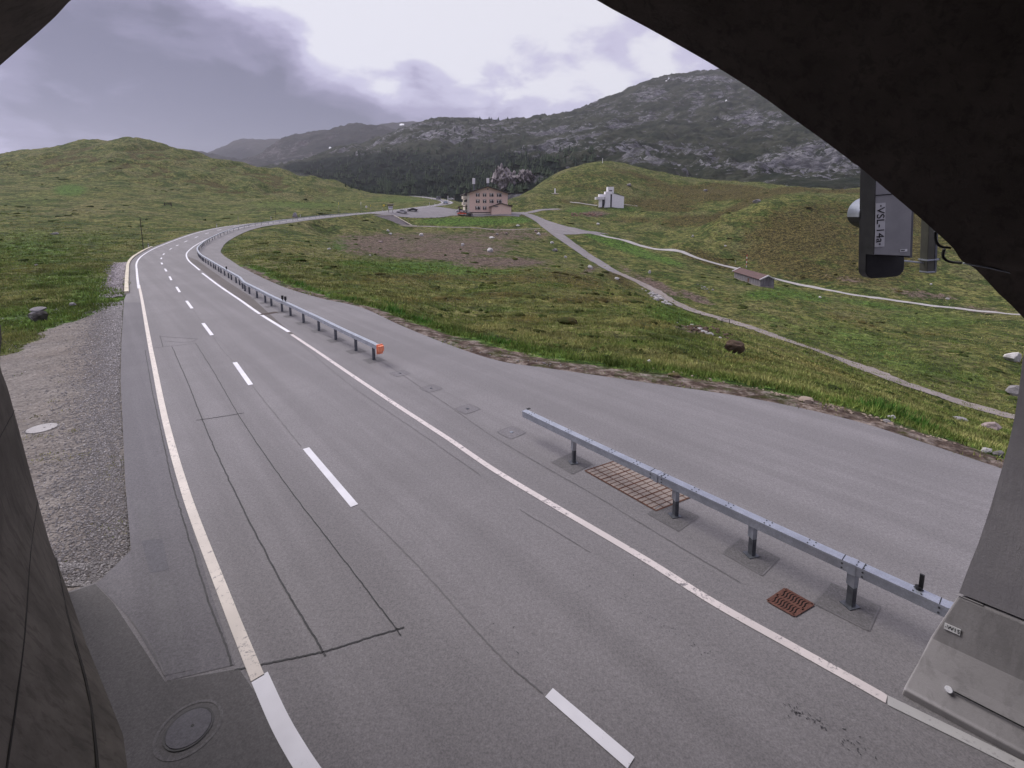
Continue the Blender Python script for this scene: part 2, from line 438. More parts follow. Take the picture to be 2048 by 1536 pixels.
for a in [(830,535,150,14,.9),(720,528,60,10,.8),(960,545,110,10,.7),(930,443,110,10,.9),(1030,440,40,8,.9),(680,490,20,18,.7),(1240,490,110,12,.9,.35),(1330,520,60,10,.7,.3),(1350,635,70,22,.9,.3),(1600,590,90,12,.7,.2),(1530,590,60,14,.7),
          (700,630,110,12,.6,.3),(140,380,40,14,.8),(70,400,60,14,.4),(60,500,120,50,.6),(200,600,70,50,.9),(100,640,140,32,.8),(120,560,120,30,.55),(180,480,80,30,.4),(1750,700,180,40,.55,.35),(1850,640,160,22,.5),(1160,420,40,10,.6),(1250,417,50,8,.6),(450,425,150,14,.35),(600,410,160,12,.5),(800,400,80,8,.5),(1950,760,60,20,.5,.3),(900,660,70,8,.7,.3),(1080,700,80,8,.8,.15),(1250,690,70,7,.7),(1100,570,60,6,.6),(760,600,50,8,.6,.3),(1000,620,60,6,.5),(1550,640,90,10,.5,.3),(1750,610,120,10,.6,.15)]: blob(LUSH, *a)
for a in [(1600,470,130,60,.9),(1750,500,150,80,.8),(1390,380,110,14,.8),(1330,405,90,10,.9),(1480,392,90,10,.95),(1420,520,90,16,.8,.3),(1560,520,110,22,.9,.2),(1720,470,90,60,.7),(1650,550,200,20,.75,.1),(1850,440,90,40,.8),(1270,440,60,8,.7),(1390,438,70,10,.85),(1120,365,40,8,.5),(1200,350,90,8,.5),(1650,420,90,24,.7),(1450,385,100,16,.9),(1340,390,60,14,.6),(1360,445,70,12,.7),(1150,560,80,20,.7,.2),(1040,555,160,16,.6),(760,560,110,10,.5),(1200,600,90,14,.5),(860,555,130,8,.6),(70,540,50,10,.5),
          (110,450,50,12,.3),(300,300,110,16,.35),(150,320,140,12,.3),(1270,400,80,12,.5),(1500,480,60,20,.5),(1900,480,80,50,.5),(250,390,150,12,.35),(1150,600,60,8,.8),(1000,590,80,7,.8),(1050,640,70,8,.6),(900,600,60,6,.7),(1300,650,60,8,.6),(1480,720,70,8,.6),(1240,560,40,12,.8,.5),(1650,740,80,8,.5,.3),(820,600,50,6,.6),(1700,640,90,10,.5,.25),(1850,670,80,12,.4),(1430,590,60,8,.5,.4)]: blob(HEATH_SHADE, *a)
for a in [(1420,440,45,8,1.0,-.5,206,300),(1470,418,45,9,1.0,-.45,212,300),(1515,395,45,9,1.0,-.35,216,300),(1580,380,60,9,1.0,-.1,222,300),(1680,380,80,8,1.0,0,222,300),(1340,418,70,7,1.0,0,240,300),(1290,408,60,8,.9,0,250,300),(1400,395,80,8,.9,.05,250,320),(1480,375,90,7,.9,.1,280,330),(1150,405,50,6,.7,.1,262,330),(1290,355,60,6,.8,.3,300,345),(1250,345,50,5,.6,.3,300,345),(1180,375,70,7,.6,.15,290,330),(1330,372,60,6,.8,.1,290,345)]: blob(HEATH_SHADE, *a)
vw_ = 1.35 + 1.15 * sstep(-.38, .0, GU) * (1 - .25 * sstep(.45, .9, GU))
# verge along the apron: bare strip, then tall grass
dAP = seg_dist(GX, GY, AP_NEAR)          # right of travel is negative; outward side is left of the near-going line
out_ap = np.where(near_poly, -1, np.abs(dAP)); vis_near = GY < 60
verge_soil = (np.where(vis_near & (out_ap > -.5), (1 - sstep(.8, 1.5, (out_ap + .7 * fbm(GX, GY, 2.2, 3, 4)) / (.75 + 1.0 * sstep(-.38, .0, GU) * (1 - .15 * sstep(.5, .9, GU))))) * sstep(-.75, -.3, GU * 1.0 + .4), 0))
cover[..., LUSH] = np.maximum(cover[..., LUSH], np.where(vis_near & (out_ap > 0), np.exp(-((out_ap - vw_) / .9) ** 2), 0))
cover[..., GRAV] = np.where(gravel_pad, sstep(0, 1.2, np.minimum(np.abs(seg_dist(GX, GY, np.array([g(246,596), g(150,632), g(60,662), g(0,706), g(-200,745)]))) + .5 * fbm(GX, GY, 2, 3, 8), 5)), .46 * verge_soil)
cover[..., SOIL] = np.maximum(cover[..., SOIL], .75 * verge_soil)
cover[..., HEATH_SHADE] = np.maximum(cover[..., HEATH_SHADE], .85 * left_hill * (1 - sstep(.03, .13, gully)))  # gully shade painted in as darker cover along the valley lines
# pinkish stones strip left of the kerb
dk = np.where(GY > 28, dC - 3.7, 99); cover[..., GRAV] = np.maximum(cover[..., GRAV], np.where((dk > -.3) & (GY < 60) & (GU < -.5), 1 - sstep(.6, 1.3, dk), 0))
cover = np.clip(cover, 0, 1)

def grid_faces(nu, nv):
    i, j = np.meshgrid(np.arange(nu - 1), np.arange(nv - 1), indexing='ij'); a = (i * nv + j).ravel()
    return np.stack([a, a + nv, a + nv + 1, a + 1], 1)

def ground_mat():
    m, t = new_mat('meadow')
    p = pos(t); at_ = t.n('ShaderNodeAttribute', {'attribute_name': 'cover'})
    sp = t.n('ShaderNodeSeparateColor', {}, Color=at_.outputs['Color']); soil, lush, heath_shade = sp.outputs[0], sp.outputs[1], sp.outputs[2]; grav = at_.outputs['Alpha']
    nq = t.noise(p, .95, 5, .7, .2); nb = t.noise(p, .045, 5, .6); nm = t.noise(p, .33, 5, .62, .3); nf = t.noise(p, 2.3, 5, .68); nx = t.noise(p, 11, 3, .65)
    base = t.mix(t.mapr(nm, .40, .60), (.054, .074, .019), (.142, .140, .047))
    base = t.mix(t.mapr(nb, .45, .68, 0, .55), base, (.150, .132, .066))
    nh = t.mapr(t.noise(p, .12, 4, .6), .50, .62, 0, .8)
    base = t.mix(nh, base, (.040, .062, .015))
    lushc = t.mix(t.mapr(nf, .35, .65), (.040, .088, .017), (.090, .150, .030))
    base = t.mix(t.mapr(t.math('ADD', lush, t.math('MULTIPLY', t.math('SUBTRACT', nm, .5), .9)), .25, .75, 0, .9), base, lushc)
    heath_shade_c = t.mix(t.mapr(nf, .38, .64), (.030, .027, .012), (.112, .086, .030))
    base = t.mix(t.mapr(t.math('ADD', heath_shade, t.math('MULTIPLY', t.math('SUBTRACT', nm, .5), 1.3)), .25, .8, 0, .85), base, heath_shade_c)
    soilc = t.mix(t.mapr(nf, .35, .65), (.072, .050, .041), (.165, .126, .104))
    sm = t.mapr(t.math('ADD', soil, t.math('ADD', t.math('MULTIPLY', t.math('SUBTRACT', nm, .5), 1.6), t.math('MULTIPLY', t.math('SUBTRACT', nq, .5), 2.2))), .44, .78)
    base = t.mix(sm, base, soilc)
    gc = t.mix(t.mapr(nx, .35, .68), (.185, .163, .150), (.265, .243, .228)); gc = t.mix(t.mapr(nm, .4, .65, 0, .5), gc, (.205, .175, .155))
    gm = t.mapr(t.math('ADD', grav, t.math('MULTIPLY', t.math('SUBTRACT', nf, .5), .9)), .4, .7)
    base = t.mix(gm, base, gc)
    sc = t.math('MULTIPLY', t.mapr(nf, .36, .66, .66, 1.28), t.mapr(nq, .37, .63, .46, 1.5)); sx = t.mapr(nx, .35, .65, .75, 1.22)
    gsm = t.math('MAXIMUM', t.math('MULTIPLY', gm, .85), t.math('MULTIPLY', sm, .45))
    scm = t.math('ADD', t.math('MULTIPLY', t.math('MULTIPLY', sc, sx), t.math('SUBTRACT', 1.0, gsm)), gsm)
    base = t.mix(1.0, base, t.n('ShaderNodeCombineColor', {}, Red=scm, Green=scm, Blue=scm).outputs[0], 'MULTIPLY')
    hb = t.math('ADD', t.math('MULTIPLY', nf, .30), t.math('ADD', t.math('MULTIPLY', nx, .06), t.math('MULTIPLY', nm, 1.2)))
    finish(t, base, .95, hb, 1.0, .8, spec=.1)
    return m

M_GROUND = ground_mat()
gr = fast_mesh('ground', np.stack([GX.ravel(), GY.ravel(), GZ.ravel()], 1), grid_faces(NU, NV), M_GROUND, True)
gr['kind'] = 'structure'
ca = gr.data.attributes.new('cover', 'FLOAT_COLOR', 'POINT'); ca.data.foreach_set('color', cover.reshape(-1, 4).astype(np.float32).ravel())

# ------------------------------------------------------------------ mountains
def rbf_sheet(name, pts, u0, u1, y0, y1, nu, nv, mat, seed, amps, paint=None):
    P = np.array([at(*p) for p in pts]); a, b = uv_of(P[:, 0], P[:, 1]); e = (P[:, 2] - CAMH) / P[:, 1]; n = len(a)
    A = np.zeros((n + 3, n + 3)); A[:n, :n] = tps((a[:, None] - a) ** 2 + (b[:, None] - b) ** 2) + np.eye(n) * 3e-5
    A[:n, n:] = np.stack([np.ones(n), a, b], 1); A[n:, :n] = A[:n, n:].T
    w = np.linalg.solve(A, np.concatenate([e, np.zeros(3)]))
    uu = np.linspace(u0, u1, nu); yy = np.exp(np.linspace(math.log(y0), math.log(y1), nv))
    gu, gy = np.meshgrid(uu, yy, indexing='ij'); fu, fv = gu.ravel(), np.log(gy.ravel()) * KV
    ev = np.zeros(fu.size)
    for s in range(0, fu.size, 30000):
        q, r = fu[s:s + 30000], fv[s:s + 30000]
        ev[s:s + 30000] = tps((q[:, None] - a) ** 2 + (r[:, None] - b) ** 2) @ w[:n] + w[n] + w[n + 1] * q + w[n + 2] * r
    gx = gu * gy; gz = CAMH + ev.reshape(gu.shape) * gy
    for k, (lam, amp, ridged) in enumerate(amps):
        f = fbm(gx, gy, lam, 5, seed + 10 * k, .55)
        gz = gz + amp * ((.20 - np.abs(f)) * 2 if ridged else f) * sstep(y0 * 1.02, y0 * 1.25, gy)
    gz = gz - 40 * (y0 / 378) * (1 - sstep(y0, y0 * 1.06, gy))
    o = fast_mesh(name, np.stack([gx.ravel(), gy.ravel(), gz.ravel()], 1), grid_faces(nu, nv), mat, True)
    o['kind'] = 'structure'
    px = to_px(np.stack([gx.ravel(), gy.ravel(), gz.ravel()], 1)); cv_ = np.zeros(gx.shape + (4,))
    X, Y = px[:, 0].reshape(gx.shape), px[:, 1].reshape(gx.shape)
    for ch, x, y, rx, ry, v, *rot in (paint or []):
        th = rot[0] if rot else 0; c, s = math.cos(th), math.sin(th); A1 = ((X - x) * c + (Y - y) * s) / rx; B1 = (-(X - x) * s + (Y - y) * c) / ry
        cv_[..., ch] = np.maximum(cv_[..., ch], v * np.exp(-(A1 * A1 + B1 * B1) ** 1.5))
    at_ = o.data.attributes.new('cover', 'FLOAT_COLOR', 'POINT'); at_.data.foreach_set('color', np.clip(cv_, 0, 1).reshape(-1, 4).astype(np.float32).ravel())
    return o, (uu, yy, gx, gy, gz, X, Y)

def mountain_mat(name, grass1, grass2, rock1, rock2, wood, rock_base=.0, sc=1.0):
    m, t = new_mat(name); p = pos(t); at_ = t.n('ShaderNodeAttribute', {'attribute_name': 'cover'})
    sp = t.n('ShaderNodeSeparateColor', {}, Color=at_.outputs['Color']); rock, forest, snow = sp.outputs[0], sp.outputs[1], sp.outputs[2]
    mp = t.n('ShaderNodeMapping', {}, Vector=p, Scale=(1, .6, 1.3)).outputs[0]
    rot = t.n('ShaderNodeMapping', {}, Vector=p, Rotation=(0, -.45, .2), Scale=(.6, 1.0, 1.35)).outputs[0]
    n0 = t.noise(rot, .0075 * sc, 5, .6, .5); n1 = t.noise(rot, .034 * sc, 7, .74, .35); n2 = t.noise(rot, .115 * sc, 6, .78, .8)
    gcol = t.mix(t.mapr(n1, .38, .62), grass1, grass2)
    rcol = t.mix(t.mapr(n2, .40, .62), rock1, rock2); rcol = t.mix(t.mapr(n1, .42, .6, .0, .6), rcol, tuple(x * .4 for x in rock1))
    nz = t.n('ShaderNodeSeparateXYZ', {}, Vector=t.n('ShaderNodeNewGeometry').outputs['Normal']).outputs[2]
    steep = t.mapr(nz, .90, .62)
    rm = t.math('ADD', t.math('ADD', t.math('MULTIPLY', rock, .42), t.math('MULTIPLY', steep, .22)), t.math('ADD', t.math('MULTIPLY', t.math('SUBTRACT', n1, .5), 2.2), t.math('ADD', t.math('MULTIPLY', t.math('SUBTRACT', n2, .5), 2.0), t.math('MULTIPLY', t.math('SUBTRACT', n0, .5), 2.6))))
    col = t.mix(t.mapr(t.math('ADD', rm, rock_base), .40, .56), gcol, rcol)
    fm = t.mapr(t.math('ADD', forest, t.math('ADD', t.math('MULTIPLY', t.math('SUBTRACT', n1, .5), 1.3), t.math('MULTIPLY', t.math('SUBTRACT', n2, .5), .6))), .38, .6)
    col = t.mix(fm, col, t.mix(t.mapr(n2, .4, .62), tuple(x * .55 for x in wood), wood))
    col = t.mix(t.mapr(t.math('ADD', snow, t.math('MULTIPLY', t.math('SUBTRACT', n2, .5), .8)), .42, .55), col, (.75, .76, .8))
    finish(t, col, .95, t.math('ADD', n1, t.math('MULTIPLY', n2, .4)), 1.0, 6.0 / sc, spec=.05)
    return m

M_MTN = mountain_mat('mountain_rock', (.022, .029, .021), (.054, .058, .041), (.075, .076, .086), (.27, .265, .285), (.014, .023, .019), .10)
MPTS = [(420,345,1000),(500,345,1100),(564,331,1200),(640,312,1250),(673,300,1250),(725,288,1280),(776,274,1300),(810,258,1320),(861,242,1350),(919,240,1350),(981,244,1350),(1049,239,1380),(1100,231,1420),(1135,228,1450),(1176,214,1480),(1234,189,1500),(1304,162,1550),(1351,153,1550),(1439,144,1600),(1560,138,1600),(1700,136,1600),(2000,150,1600),(2400,165,1600),(3000,175,1600)]
MPTS += [(x, y + 26, Y * 1.35) for x, y, Y in MPTS[:24:1]]
MPTS += [(400,405,520),(500,402,520),(600,402,500),(700,398,480),(800,402,470),(900,405,460),(980,398,452),(1040,380,450),(1080,352,460),(1140,335,520),(800,345,760),(900,340,760),(700,345,800),(640,345,900),(950,296,980),(850,290,1000),(750,310,1000),(1050,305,800),(1100,275,1000),(1040,335,600),(1100,308,700),(1180,305,620),(1200,330,470),(1250,270,850),(1350,225,1150),(1300,330,520),(1400,325,560),(1400,350,470),(1500,310,640),(1550,350,440),(1600,290,680),(1560,320,560),(1700,340,440),(1700,290,640),(1600,225,1050),(1480,220,1100),(1700,210,1100),(2000,260,800),(2000,370,430),(2400,300,600),(2400,380,430),(1850,330,500),
         (400,425,390),(600,425,390),(900,425,400),(1050,412,400),(1150,380,400),(1300,375,400),(1450,385,395),(1600,385,390),(1800,392,380),(2100,405,380),(2500,405,380),(3000,405,380),(3000,300,700)]
MPAINT = [(0,880,262,160,20,.62),(0,1050,262,110,24,.6),(0,780,290,60,14,.6),(0,720,300,60,10,.5),(0,1200,250,90,40,.5),(0,1140,285,60,26,.5),(0,1600,305,120,26,.62),(0,1400,300,110,14,.62),(0,1250,300,50,10,.85),(0,1450,330,90,10,.65),(0,1640,345,80,24,.8),(0,1560,372,90,10,.6),(0,1700,300,90,60,.7),(0,1500,240,40,34,.5),(0,1385,225,12,40,1.0,.5),(0,1330,250,10,30,.8,.6),(0,1540,260,14,36,.8,.5),(0,1320,260,150,60,.2),(0,1010,352,34,26,1.2),(0,1070,345,20,12,.8),(0,1350,180,110,24,.35),
          (1,760,360,150,34,.85),(1,900,350,130,40,.85),(1,950,320,110,26,.62),(1,1000,325,60,30,.8),(1,1080,330,60,16,.75),(1,1110,345,40,12,.9),(1,700,330,90,22,.85),(1,800,320,110,22,.7),(1,620,335,60,14,.9),(1,1060,300,60,14,.45),(1,900,292,120,16,.42),(1,850,390,140,20,1.0),(1,1040,375,50,14,.9),
          (2,1452,200,4,1.8,.8),(2,1336,159,7,1.8,1.1,-.6),(2,1122,283,4.5,1.2,.85,-.5),(2,1110,289,2.5,1.4,.8)]
mtn, MG = rbf_sheet('mountain', MPTS, -.75, 2.1, 378, 2150, 620, 330, M_MTN, 41, [(170, 12, True), (75, 11.0, True), (32, 5.0, True)], MPAINT)
M_MTN2 = mountain_mat('far_mountain_rock', (.020, .025, .024), (.038, .040, .036), (.085, .075, .080), (.16, .145, .15), (.010, .017, .018), .04, .7)
far1 = [(430,312,2300),(470,320,2200),(513,315,2200),(554,280,2250),(605,266,2300),(646,263,2300),(701,249,2350),(735,250,2350),(759,253,2350),(800,262,2350),(900,270,2350),(1100,280,2350)]
far1p = far1 + [(x, y + 12, Y * 1.07) for x, y, Y in far1] + [(x, y + 50, Y * 1.3) for x, y, Y in far1] + [(430,350,1500),(560,345,1500),(700,330,1500),(900,330,1500),(1100,330,1500),(560,318,1900),(660,300,1900),(800,300,1900)]
rbf_sheet('mountain', far1p, -.66, .1, 1450, 2900, 200, 110, M_MTN2, 91, [(220, 13, True), (80, 12, True)], [(1,720,300,120,24,.6),(1,620,330,80,20,.7),(0,560,300,60,24,.6),(2,661,296,2.4,4,1.3)])
far2 = [(330,332,3600),(400,316,3500),(434,303,3500),(468,284,3500),(500,279,3500),(540,283,3500),(600,276,3600),(650,272,3600),(700,262,3500),(740,256,3400),(766,251,3300),(803,243,3200),(851,244,3200),(900,250,3200),(1000,256,3200)]
far2p = far2 + [(x, y + 12, Y * 1.06) for x, y, Y in far2] + [(x, y + 50, Y * 1.25) for x, y, Y in far2] + [(330,345,2700),(500,335,2700),(700,310,2700),(900,310,2700)]
rbf_sheet('mountain', far2p, -.75, .05, 2650, 4300, 160, 80, M_MTN2, 131, [(300, 14, True), (100, 9, True)], [(2,803,249,6,2.2,1.0),(2,640,262,7,3,.8),(1,470,310,60,20,.7)])
# the land goes on to the horizon behind and beside the view
# ------------------------------------------------------------------ road surfaces
def asphalt(name, c1, c2, speck=.5, wet=0.0):
    m, t = new_mat(name); p = pos(t)
    big = t.noise(p, .22, 5, .6, .4); med = t.noise(p, 2.2, 5, .65); fine = t.noise(p, 42, 3, .75); grit = t.noise(p, 17, 4, .75)
    col = t.mix(t.mapr(big, .34, .68), c2, c1)
    col = t.mix(t.mapr(med, .35, .7, .0, .35), col, tuple(x * .80 for x in c1))
    sv = t.n('ShaderNodeMapping', {'vector_type': 'TEXTURE'}, Vector=p, Rotation=(0, 0, math.radians(131)), Scale=(26, .75, 1)).outputs[0]
    col = t.mix(t.mapr(t.noise(sv, 1.0, 4, .6), .36, .62, .0, .42), col, tuple(x * .74 for x in c2))
    f = t.mapr(fine, .3, .7, 1 - speck * .55, 1 + speck * .55); f2 = t.mapr(grit, .32, .68, 1 - speck * .35, 1 + speck * .35)
    ff = t.math('MULTIPLY', f, f2)
    col = t.mix(1.0, col, t.n('ShaderNodeCombineColor', {}, Red=ff, Green=ff, Blue=ff).outputs[0], 'MULTIPLY')
    finish(t, col, .82, t.math('ADD', t.math('MULTIPLY', fine, .6), grit), .35, .012, spec=.25)
    return m
M_ASPH = asphalt('asphalt', (.214, .202, .211), (.186, .176, .183), .38)
M_ASPH2 = asphalt('shoulder_asphalt', (.172, .163, .174), (.142, .135, .146), .35)
M_DIRTYASPH = asphalt('gutter_asphalt', (.130, .115, .112), (.108, .096, .093))
M_PATCH = asphalt('patch_asphalt', (.118, .112, .116), (.140, .133, .138), .4)
M_WET = asphalt('stained_asphalt', (.105, .102, .116), (.140, .135, .150), .3)
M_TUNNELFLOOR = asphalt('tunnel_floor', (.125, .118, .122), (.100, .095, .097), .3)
M_SEAL = simple('bitumen_seal', (.022, .021, .024), (.045, .043, .048), 6, .6, local=False)
M_SEAL2 = simple('faint_seal', (.112, .106, .112), (.158, .150, .157), 2.5, .75, local=False)

def paint(name, c, wear, scale=9.0, under=(.17, .157, .172)):
    m, t = new_mat(name); p = pos(t)
    n = t.noise(p, scale, 6, .72); n2 = t.noise(p, .9, 3, .6); n3 = t.noise(p, 34, 3, .7)
    f = t.mapr(t.math('ADD', t.math('MULTIPLY', n, .6), t.math('ADD', t.math('MULTIPLY', n3, .3), t.math('MULTIPLY', n2, .25))), .5 + wear, .62 + wear, 1.0, .0)
    cc = t.mix(t.mapr(n2, .35, .65), tuple(x * .86 for x in c), c)
    finish(t, t.mix(f, tuple(x * 1.0 for x in under), cc), .7, n3, .2, .005, spec=.3)
    return m
M_PWHITE = paint('white_road_paint', (.74, .73, .78), .17)
M_PYELL = paint('yellowed_road_paint', (.66, .60, .55), .10)
M_PPINK = paint('worn_road_paint', (.64, .58, .575), .09)
M_PGREY = paint('grey_road_paint', (.42, .41, .41), .12)

road = flat_poly('road', NEARPOLY, M_ASPH, 0.0); road['kind'] = 'structure'
iF = I_ST
F_L = offset_line(CEN, 3.1)[iF:]; F_R = offset_line(CEN, -WR)[iF:]; F_L[0] = lft_st[I_ST]
F_M = CEN[iF:]
far_road = strip(np.array([F_L[i] for i in range(len(F_L))]), F_R, 'road', M_ASPH, 0.0); far_road['kind'] = 'structure'
for o in (road, far_road):
    bm = bmesh.new(); bm.from_mesh(o.data)
    for f in bm.faces:
        if f.normal.z < 0: f.normal_flip()
    bm.to_mesh(o.data); bm.free()

def up(o):
    bm = bmesh.new(); bm.from_mesh(o.data); bm.normal_update()
    for f in bm.faces:
        if f.normal.z < 0: f.normal_flip()
    bm.to_mesh(o.data); bm.free(); return o

def ribbon(P, w, name, mat, dz, taper=None, jit=0.0):
    P = np.asarray(P, float); W = np.full(len(P), w / 2.0)
    if taper: W = W * np.interp(np.linspace(0, 1, len(P)), taper[0], taper[1])
    if jit: P = P.copy(); P[:, :2] += RNG.normal(0, jit, (len(P), 2))
    o = strip(offset_line(P, W), offset_line(P, -W), name, mat, dz); o['kind'] = 'structure'; return up(o)

def px_ribbon(pts, w, name, mat, dz, n=8, **k): return ribbon(smooth_px(pts, n), w, name, mat, dz, **k)

# strip of smoother asphalt on the left shoulder, and its stains
SH_R = [(470,1330),(420,1180),(385,1060),(362,980),(335,880),(318,800),(302,720),(290,660),(281,605)]
SH_L = [(335,1362),(262,1240),(228,1205),(192,1168),(262,1101),(250,960),(245,840),(241,760),(243,680),(248,605)]
shp = [g(*p) for p in SH_R] + [g(*p) for p in SH_L[::-1]]
o = flat_poly('road_shoulder', shp, M_ASPH2, .004); o['kind'] = 'structure'
o = flat_poly('road_stain', [g(*p) for p in [(283,1082),(325,1078),(338,1140),(300,1147)]], M_WET, .007); o['kind'] = 'structure'
o = flat_poly('road_stain', [g(*p) for p in [(300,1150),(342,1150),(385,1340),(330,1352),(312,1250)]], asphalt('damp_asphalt', (.132, .126, .138), (.155, .148, .158), .3), .007); o['kind'] = 'structure'
o = flat_poly('road_stain', [g(*p) for p in [(262,1000),(300,1000),(318,1078),(283,1082),(278,1040)]], asphalt('shoulder_streak', (.146, .140, .150), (.160, .153, .162), .3), .007); o['kind'] = 'structure'
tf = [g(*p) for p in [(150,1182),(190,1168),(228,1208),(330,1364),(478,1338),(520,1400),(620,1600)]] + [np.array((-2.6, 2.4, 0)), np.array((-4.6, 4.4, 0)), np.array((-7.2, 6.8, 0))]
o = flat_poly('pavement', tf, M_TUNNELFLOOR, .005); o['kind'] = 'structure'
# dirtier band between edge line and rail, lighter further down
band = [i for i in range(len(CEN)) if 17 < CEN[i, 1] < 66]
bw = np.interp(CEN[band, 1], [17, 23, 32, 60, 66], [.02, .22, .8, .8, .05]); A = offset_line(CEN, -3.02)[band]; B = np.array([offset_line(CEN, -3.02 - float(q_))[i_] for i_, q_ in zip(band, bw)])
o = up(strip(A, B, 'road_gutter', M_DIRTYASPH, .004)); o['kind'] = 'structure'

# painted lines
LLINE = [(640,1575),(600,1515),(560,1445),(519,1354)]
px_ribbon(LLINE, .20, 'road_marking', M_PWHITE, .009)
LL2 = [(516,1358),(472,1250),(433,1150),(398,1060),(373,990),(346,900),(326,820),(308,730),(300,690),(291,640),(284,600),(278,570)]
px_ribbon(LL2, .155, 'road_marking', M_PYELL, .009)
RL1 = [(2110,1565),(2040,1531),(1900,1462),(1775,1401)]
px_ribbon(RL1, .15, 'road_marking', M_PGREY, .009)
RL2 = [(1773,1399),(1690,1352),(1600,1302),(1430,1207),(1290,1119),(1105,1010),(985,938),(900,880),(800,815),(700,748),(640,707),(583,669)]
px_ribbon(RL2, .145, 'road_marking', M_PPINK, .009)
RL3 = smooth_px([(578,664),(520,628),(480,600),(440,573),(404,546)], 6)
ribbon(RL3, .17, 'road_marking', M_PWHITE, .009)
fi = [i for i in range(len(CEN)) if CEN[i, 1] > 39.5]
ribbon(offset_line(CEN, 2.44)[fi], .17, 'road_marking', M_PWHITE, .012)
fi2 = [i for i in range(len(CEN)) if CEN[i, 1] > 49]
ribbon(offset_line(CEN, -2.85)[fi2], .17, 'road_marking', M_PWHITE, .012)
for a, b in [((1098,1386),(1262,1527)),((612,897),(709,1012)),((469.5,725),(501.5,770)),((406,646.5),(424,670.5)),((373,601.8),(384,617)),((352.8,573.8),(359.6,584.5)),((339,552.8),(342.8,560.5)),((329.8,537.6),(333.2,543))]:
    px_ribbon([a, b], .155, 'road_marking', M_PWHITE, .010, 4)
# far dashes: 3 m every 9 m along the alignment
seg = np.linalg.norm(np.diff(CEN[:, :2], axis=0), axis=1); arc = np.concatenate([[0], np.cumsum(seg)])
s0 = arc[I_ST]
for k in range(0, 26):
    a = s0 + k * 8.4; ss = np.linspace(a - 2.6, a, 4)
    Pd = np.stack([np.interp(ss, arc, CEN[:, j]) for j in range(3)], 1)
    ribbon(Pd, .17, 'road_marking', M_PWHITE, .012)
# bitumen-sealed joints and cracks
J = [([(290,700),(307,794),(322,862),(341,950),(356,1005),(394,1129),(419,1209),(447,1279),(464,1331)], .03, M_SEAL),
     ([(344,693),(378,772),(404,838),(433,906),(482,1010),(560,1160),(600,1228),(651,1312)], .032, M_SEAL),
     ([(391,686),(428,745),(474,825),(527,906),(595,1000),(680,1110),(760,1215),(802,1272)], .022, M_SEAL),
     ([(393,841),(440,834),(488,826)], .035, M_SEAL), ([(468,1341),(560,1322),(650,1303),(740,1275),(808,1255)], .028, M_SEAL),
     ([(306,696),(345,692),(395,686)], .03, M_SEAL2), ([(320,672),(326,694)], .03, M_SEAL), ([(320,673),(396,678)], .03, M_SEAL2), ([(328,682),(380,684),(396,677)], .03, M_SEAL2),
     ([(505,772),(550,828),(602,893)], .025, M_SEAL2), ([(720,1017),(800,1095),(880,1180)], .02, M_SEAL2), ([(880,1180),(960,1270),(1020,1332),(1085,1386)], .022, M_SEAL2),
     ([(425,672),(445,700),(466,723)], .03, M_SEAL2), ([(385,618),(405,646)], .03, M_SEAL2), ([(360,585),(372,601)], .03, M_SEAL2),
     ([(588,676),(690,762),(760,812),(860,880),(960,950)], .02, M_SEAL2), ([(1040,1020),(1110,1062),(1180,1105)], .018, M_SEAL2),
     ([(600,650),(730,705),(880,800),(985,872),(1100,940),(1180,985),(1320,1070),(1480,1165)], .03, M_SEAL2), ([(262,1240),(300,1290),(330,1352)], .02, M_SEAL2)]
for pts, w, m in J: px_ribbon(pts, w * .85, 'road_joint', m, .0075, 14, jit=.004)
# grinding marks: short dark scratches in a trail
def trail(pts, n, spread, size):
    P = smooth_px(pts, 30); mb = MB()
    for _ in range(n):
        c = P[RNG.integers(len(P))]; x, y = c[0] + RNG.normal(0, spread), c[1] + RNG.normal(0, spread); a = RNG.uniform(0, 3.14); L = size * RNG.uniform(.5, 1.6); w = size * .35
        ca_, sa = math.cos(a), math.sin(a)
        mb.add([(x + dx * ca_ - dy * sa, y + dx * sa + dy * ca_, .0085) for dx, dy in ((-L, -w), (L, -w * .6), (L * .8, w), (-L * .9, w * .7))], [(0, 1, 2, 3)])
    o = mb.build('road_stain', M_SEAL); up(o); o['kind'] = 'structure'
trail([(1570,1410),(1640,1450),(1740,1510)], 46, .05, .014)
trail([(1225,1185),(1300,1235),(1370,1275),(1450,1335)], 36, .035, .011)
trail([(985,1015),(1040,1060),(1100,1095)], 22, .03, .009)
trail([(600,1050),(900,1300),(1200,1250),(1700,1300)], 8, .7, .014)
# parking in front of the hotel, path, track
M_LOT = asphalt('parking_asphalt', (.21, .195, .21), (.18, .168, .18), .2)
def drape_strip(pts, w0, w1, name, mat, dz, n=8, ragged=0.0):
    P = catmull(np.array([hit_near(*p) for p in pts]), n); W = np.linspace(w0, w1, len(P)) / 2
    rows = []
    for k in np.linspace(1, -1, 7):
        Q = offset_line(P, W * k)
        if ragged and abs(k) > .9: Q[:, :2] += RNG.normal(0, ragged, (len(Q), 2))
        Q[:, 2] = zt(Q[:, 0], Q[:, 1]) + dz; rows.append(Q)
    # keep the sheet clear of the ground between its own samples
    V = np.vstack(rows); m_ = len(P); F = []
    for r in range(6):
        for i in range(m_ - 1): F.append((r * m_ + i, r * m_ + i + 1, (r + 1) * m_ + i + 1, (r + 1) * m_ + i))
    o = mesh_obj(name, V, F, mat, None, True); o['kind'] = 'structure'; return up(o)
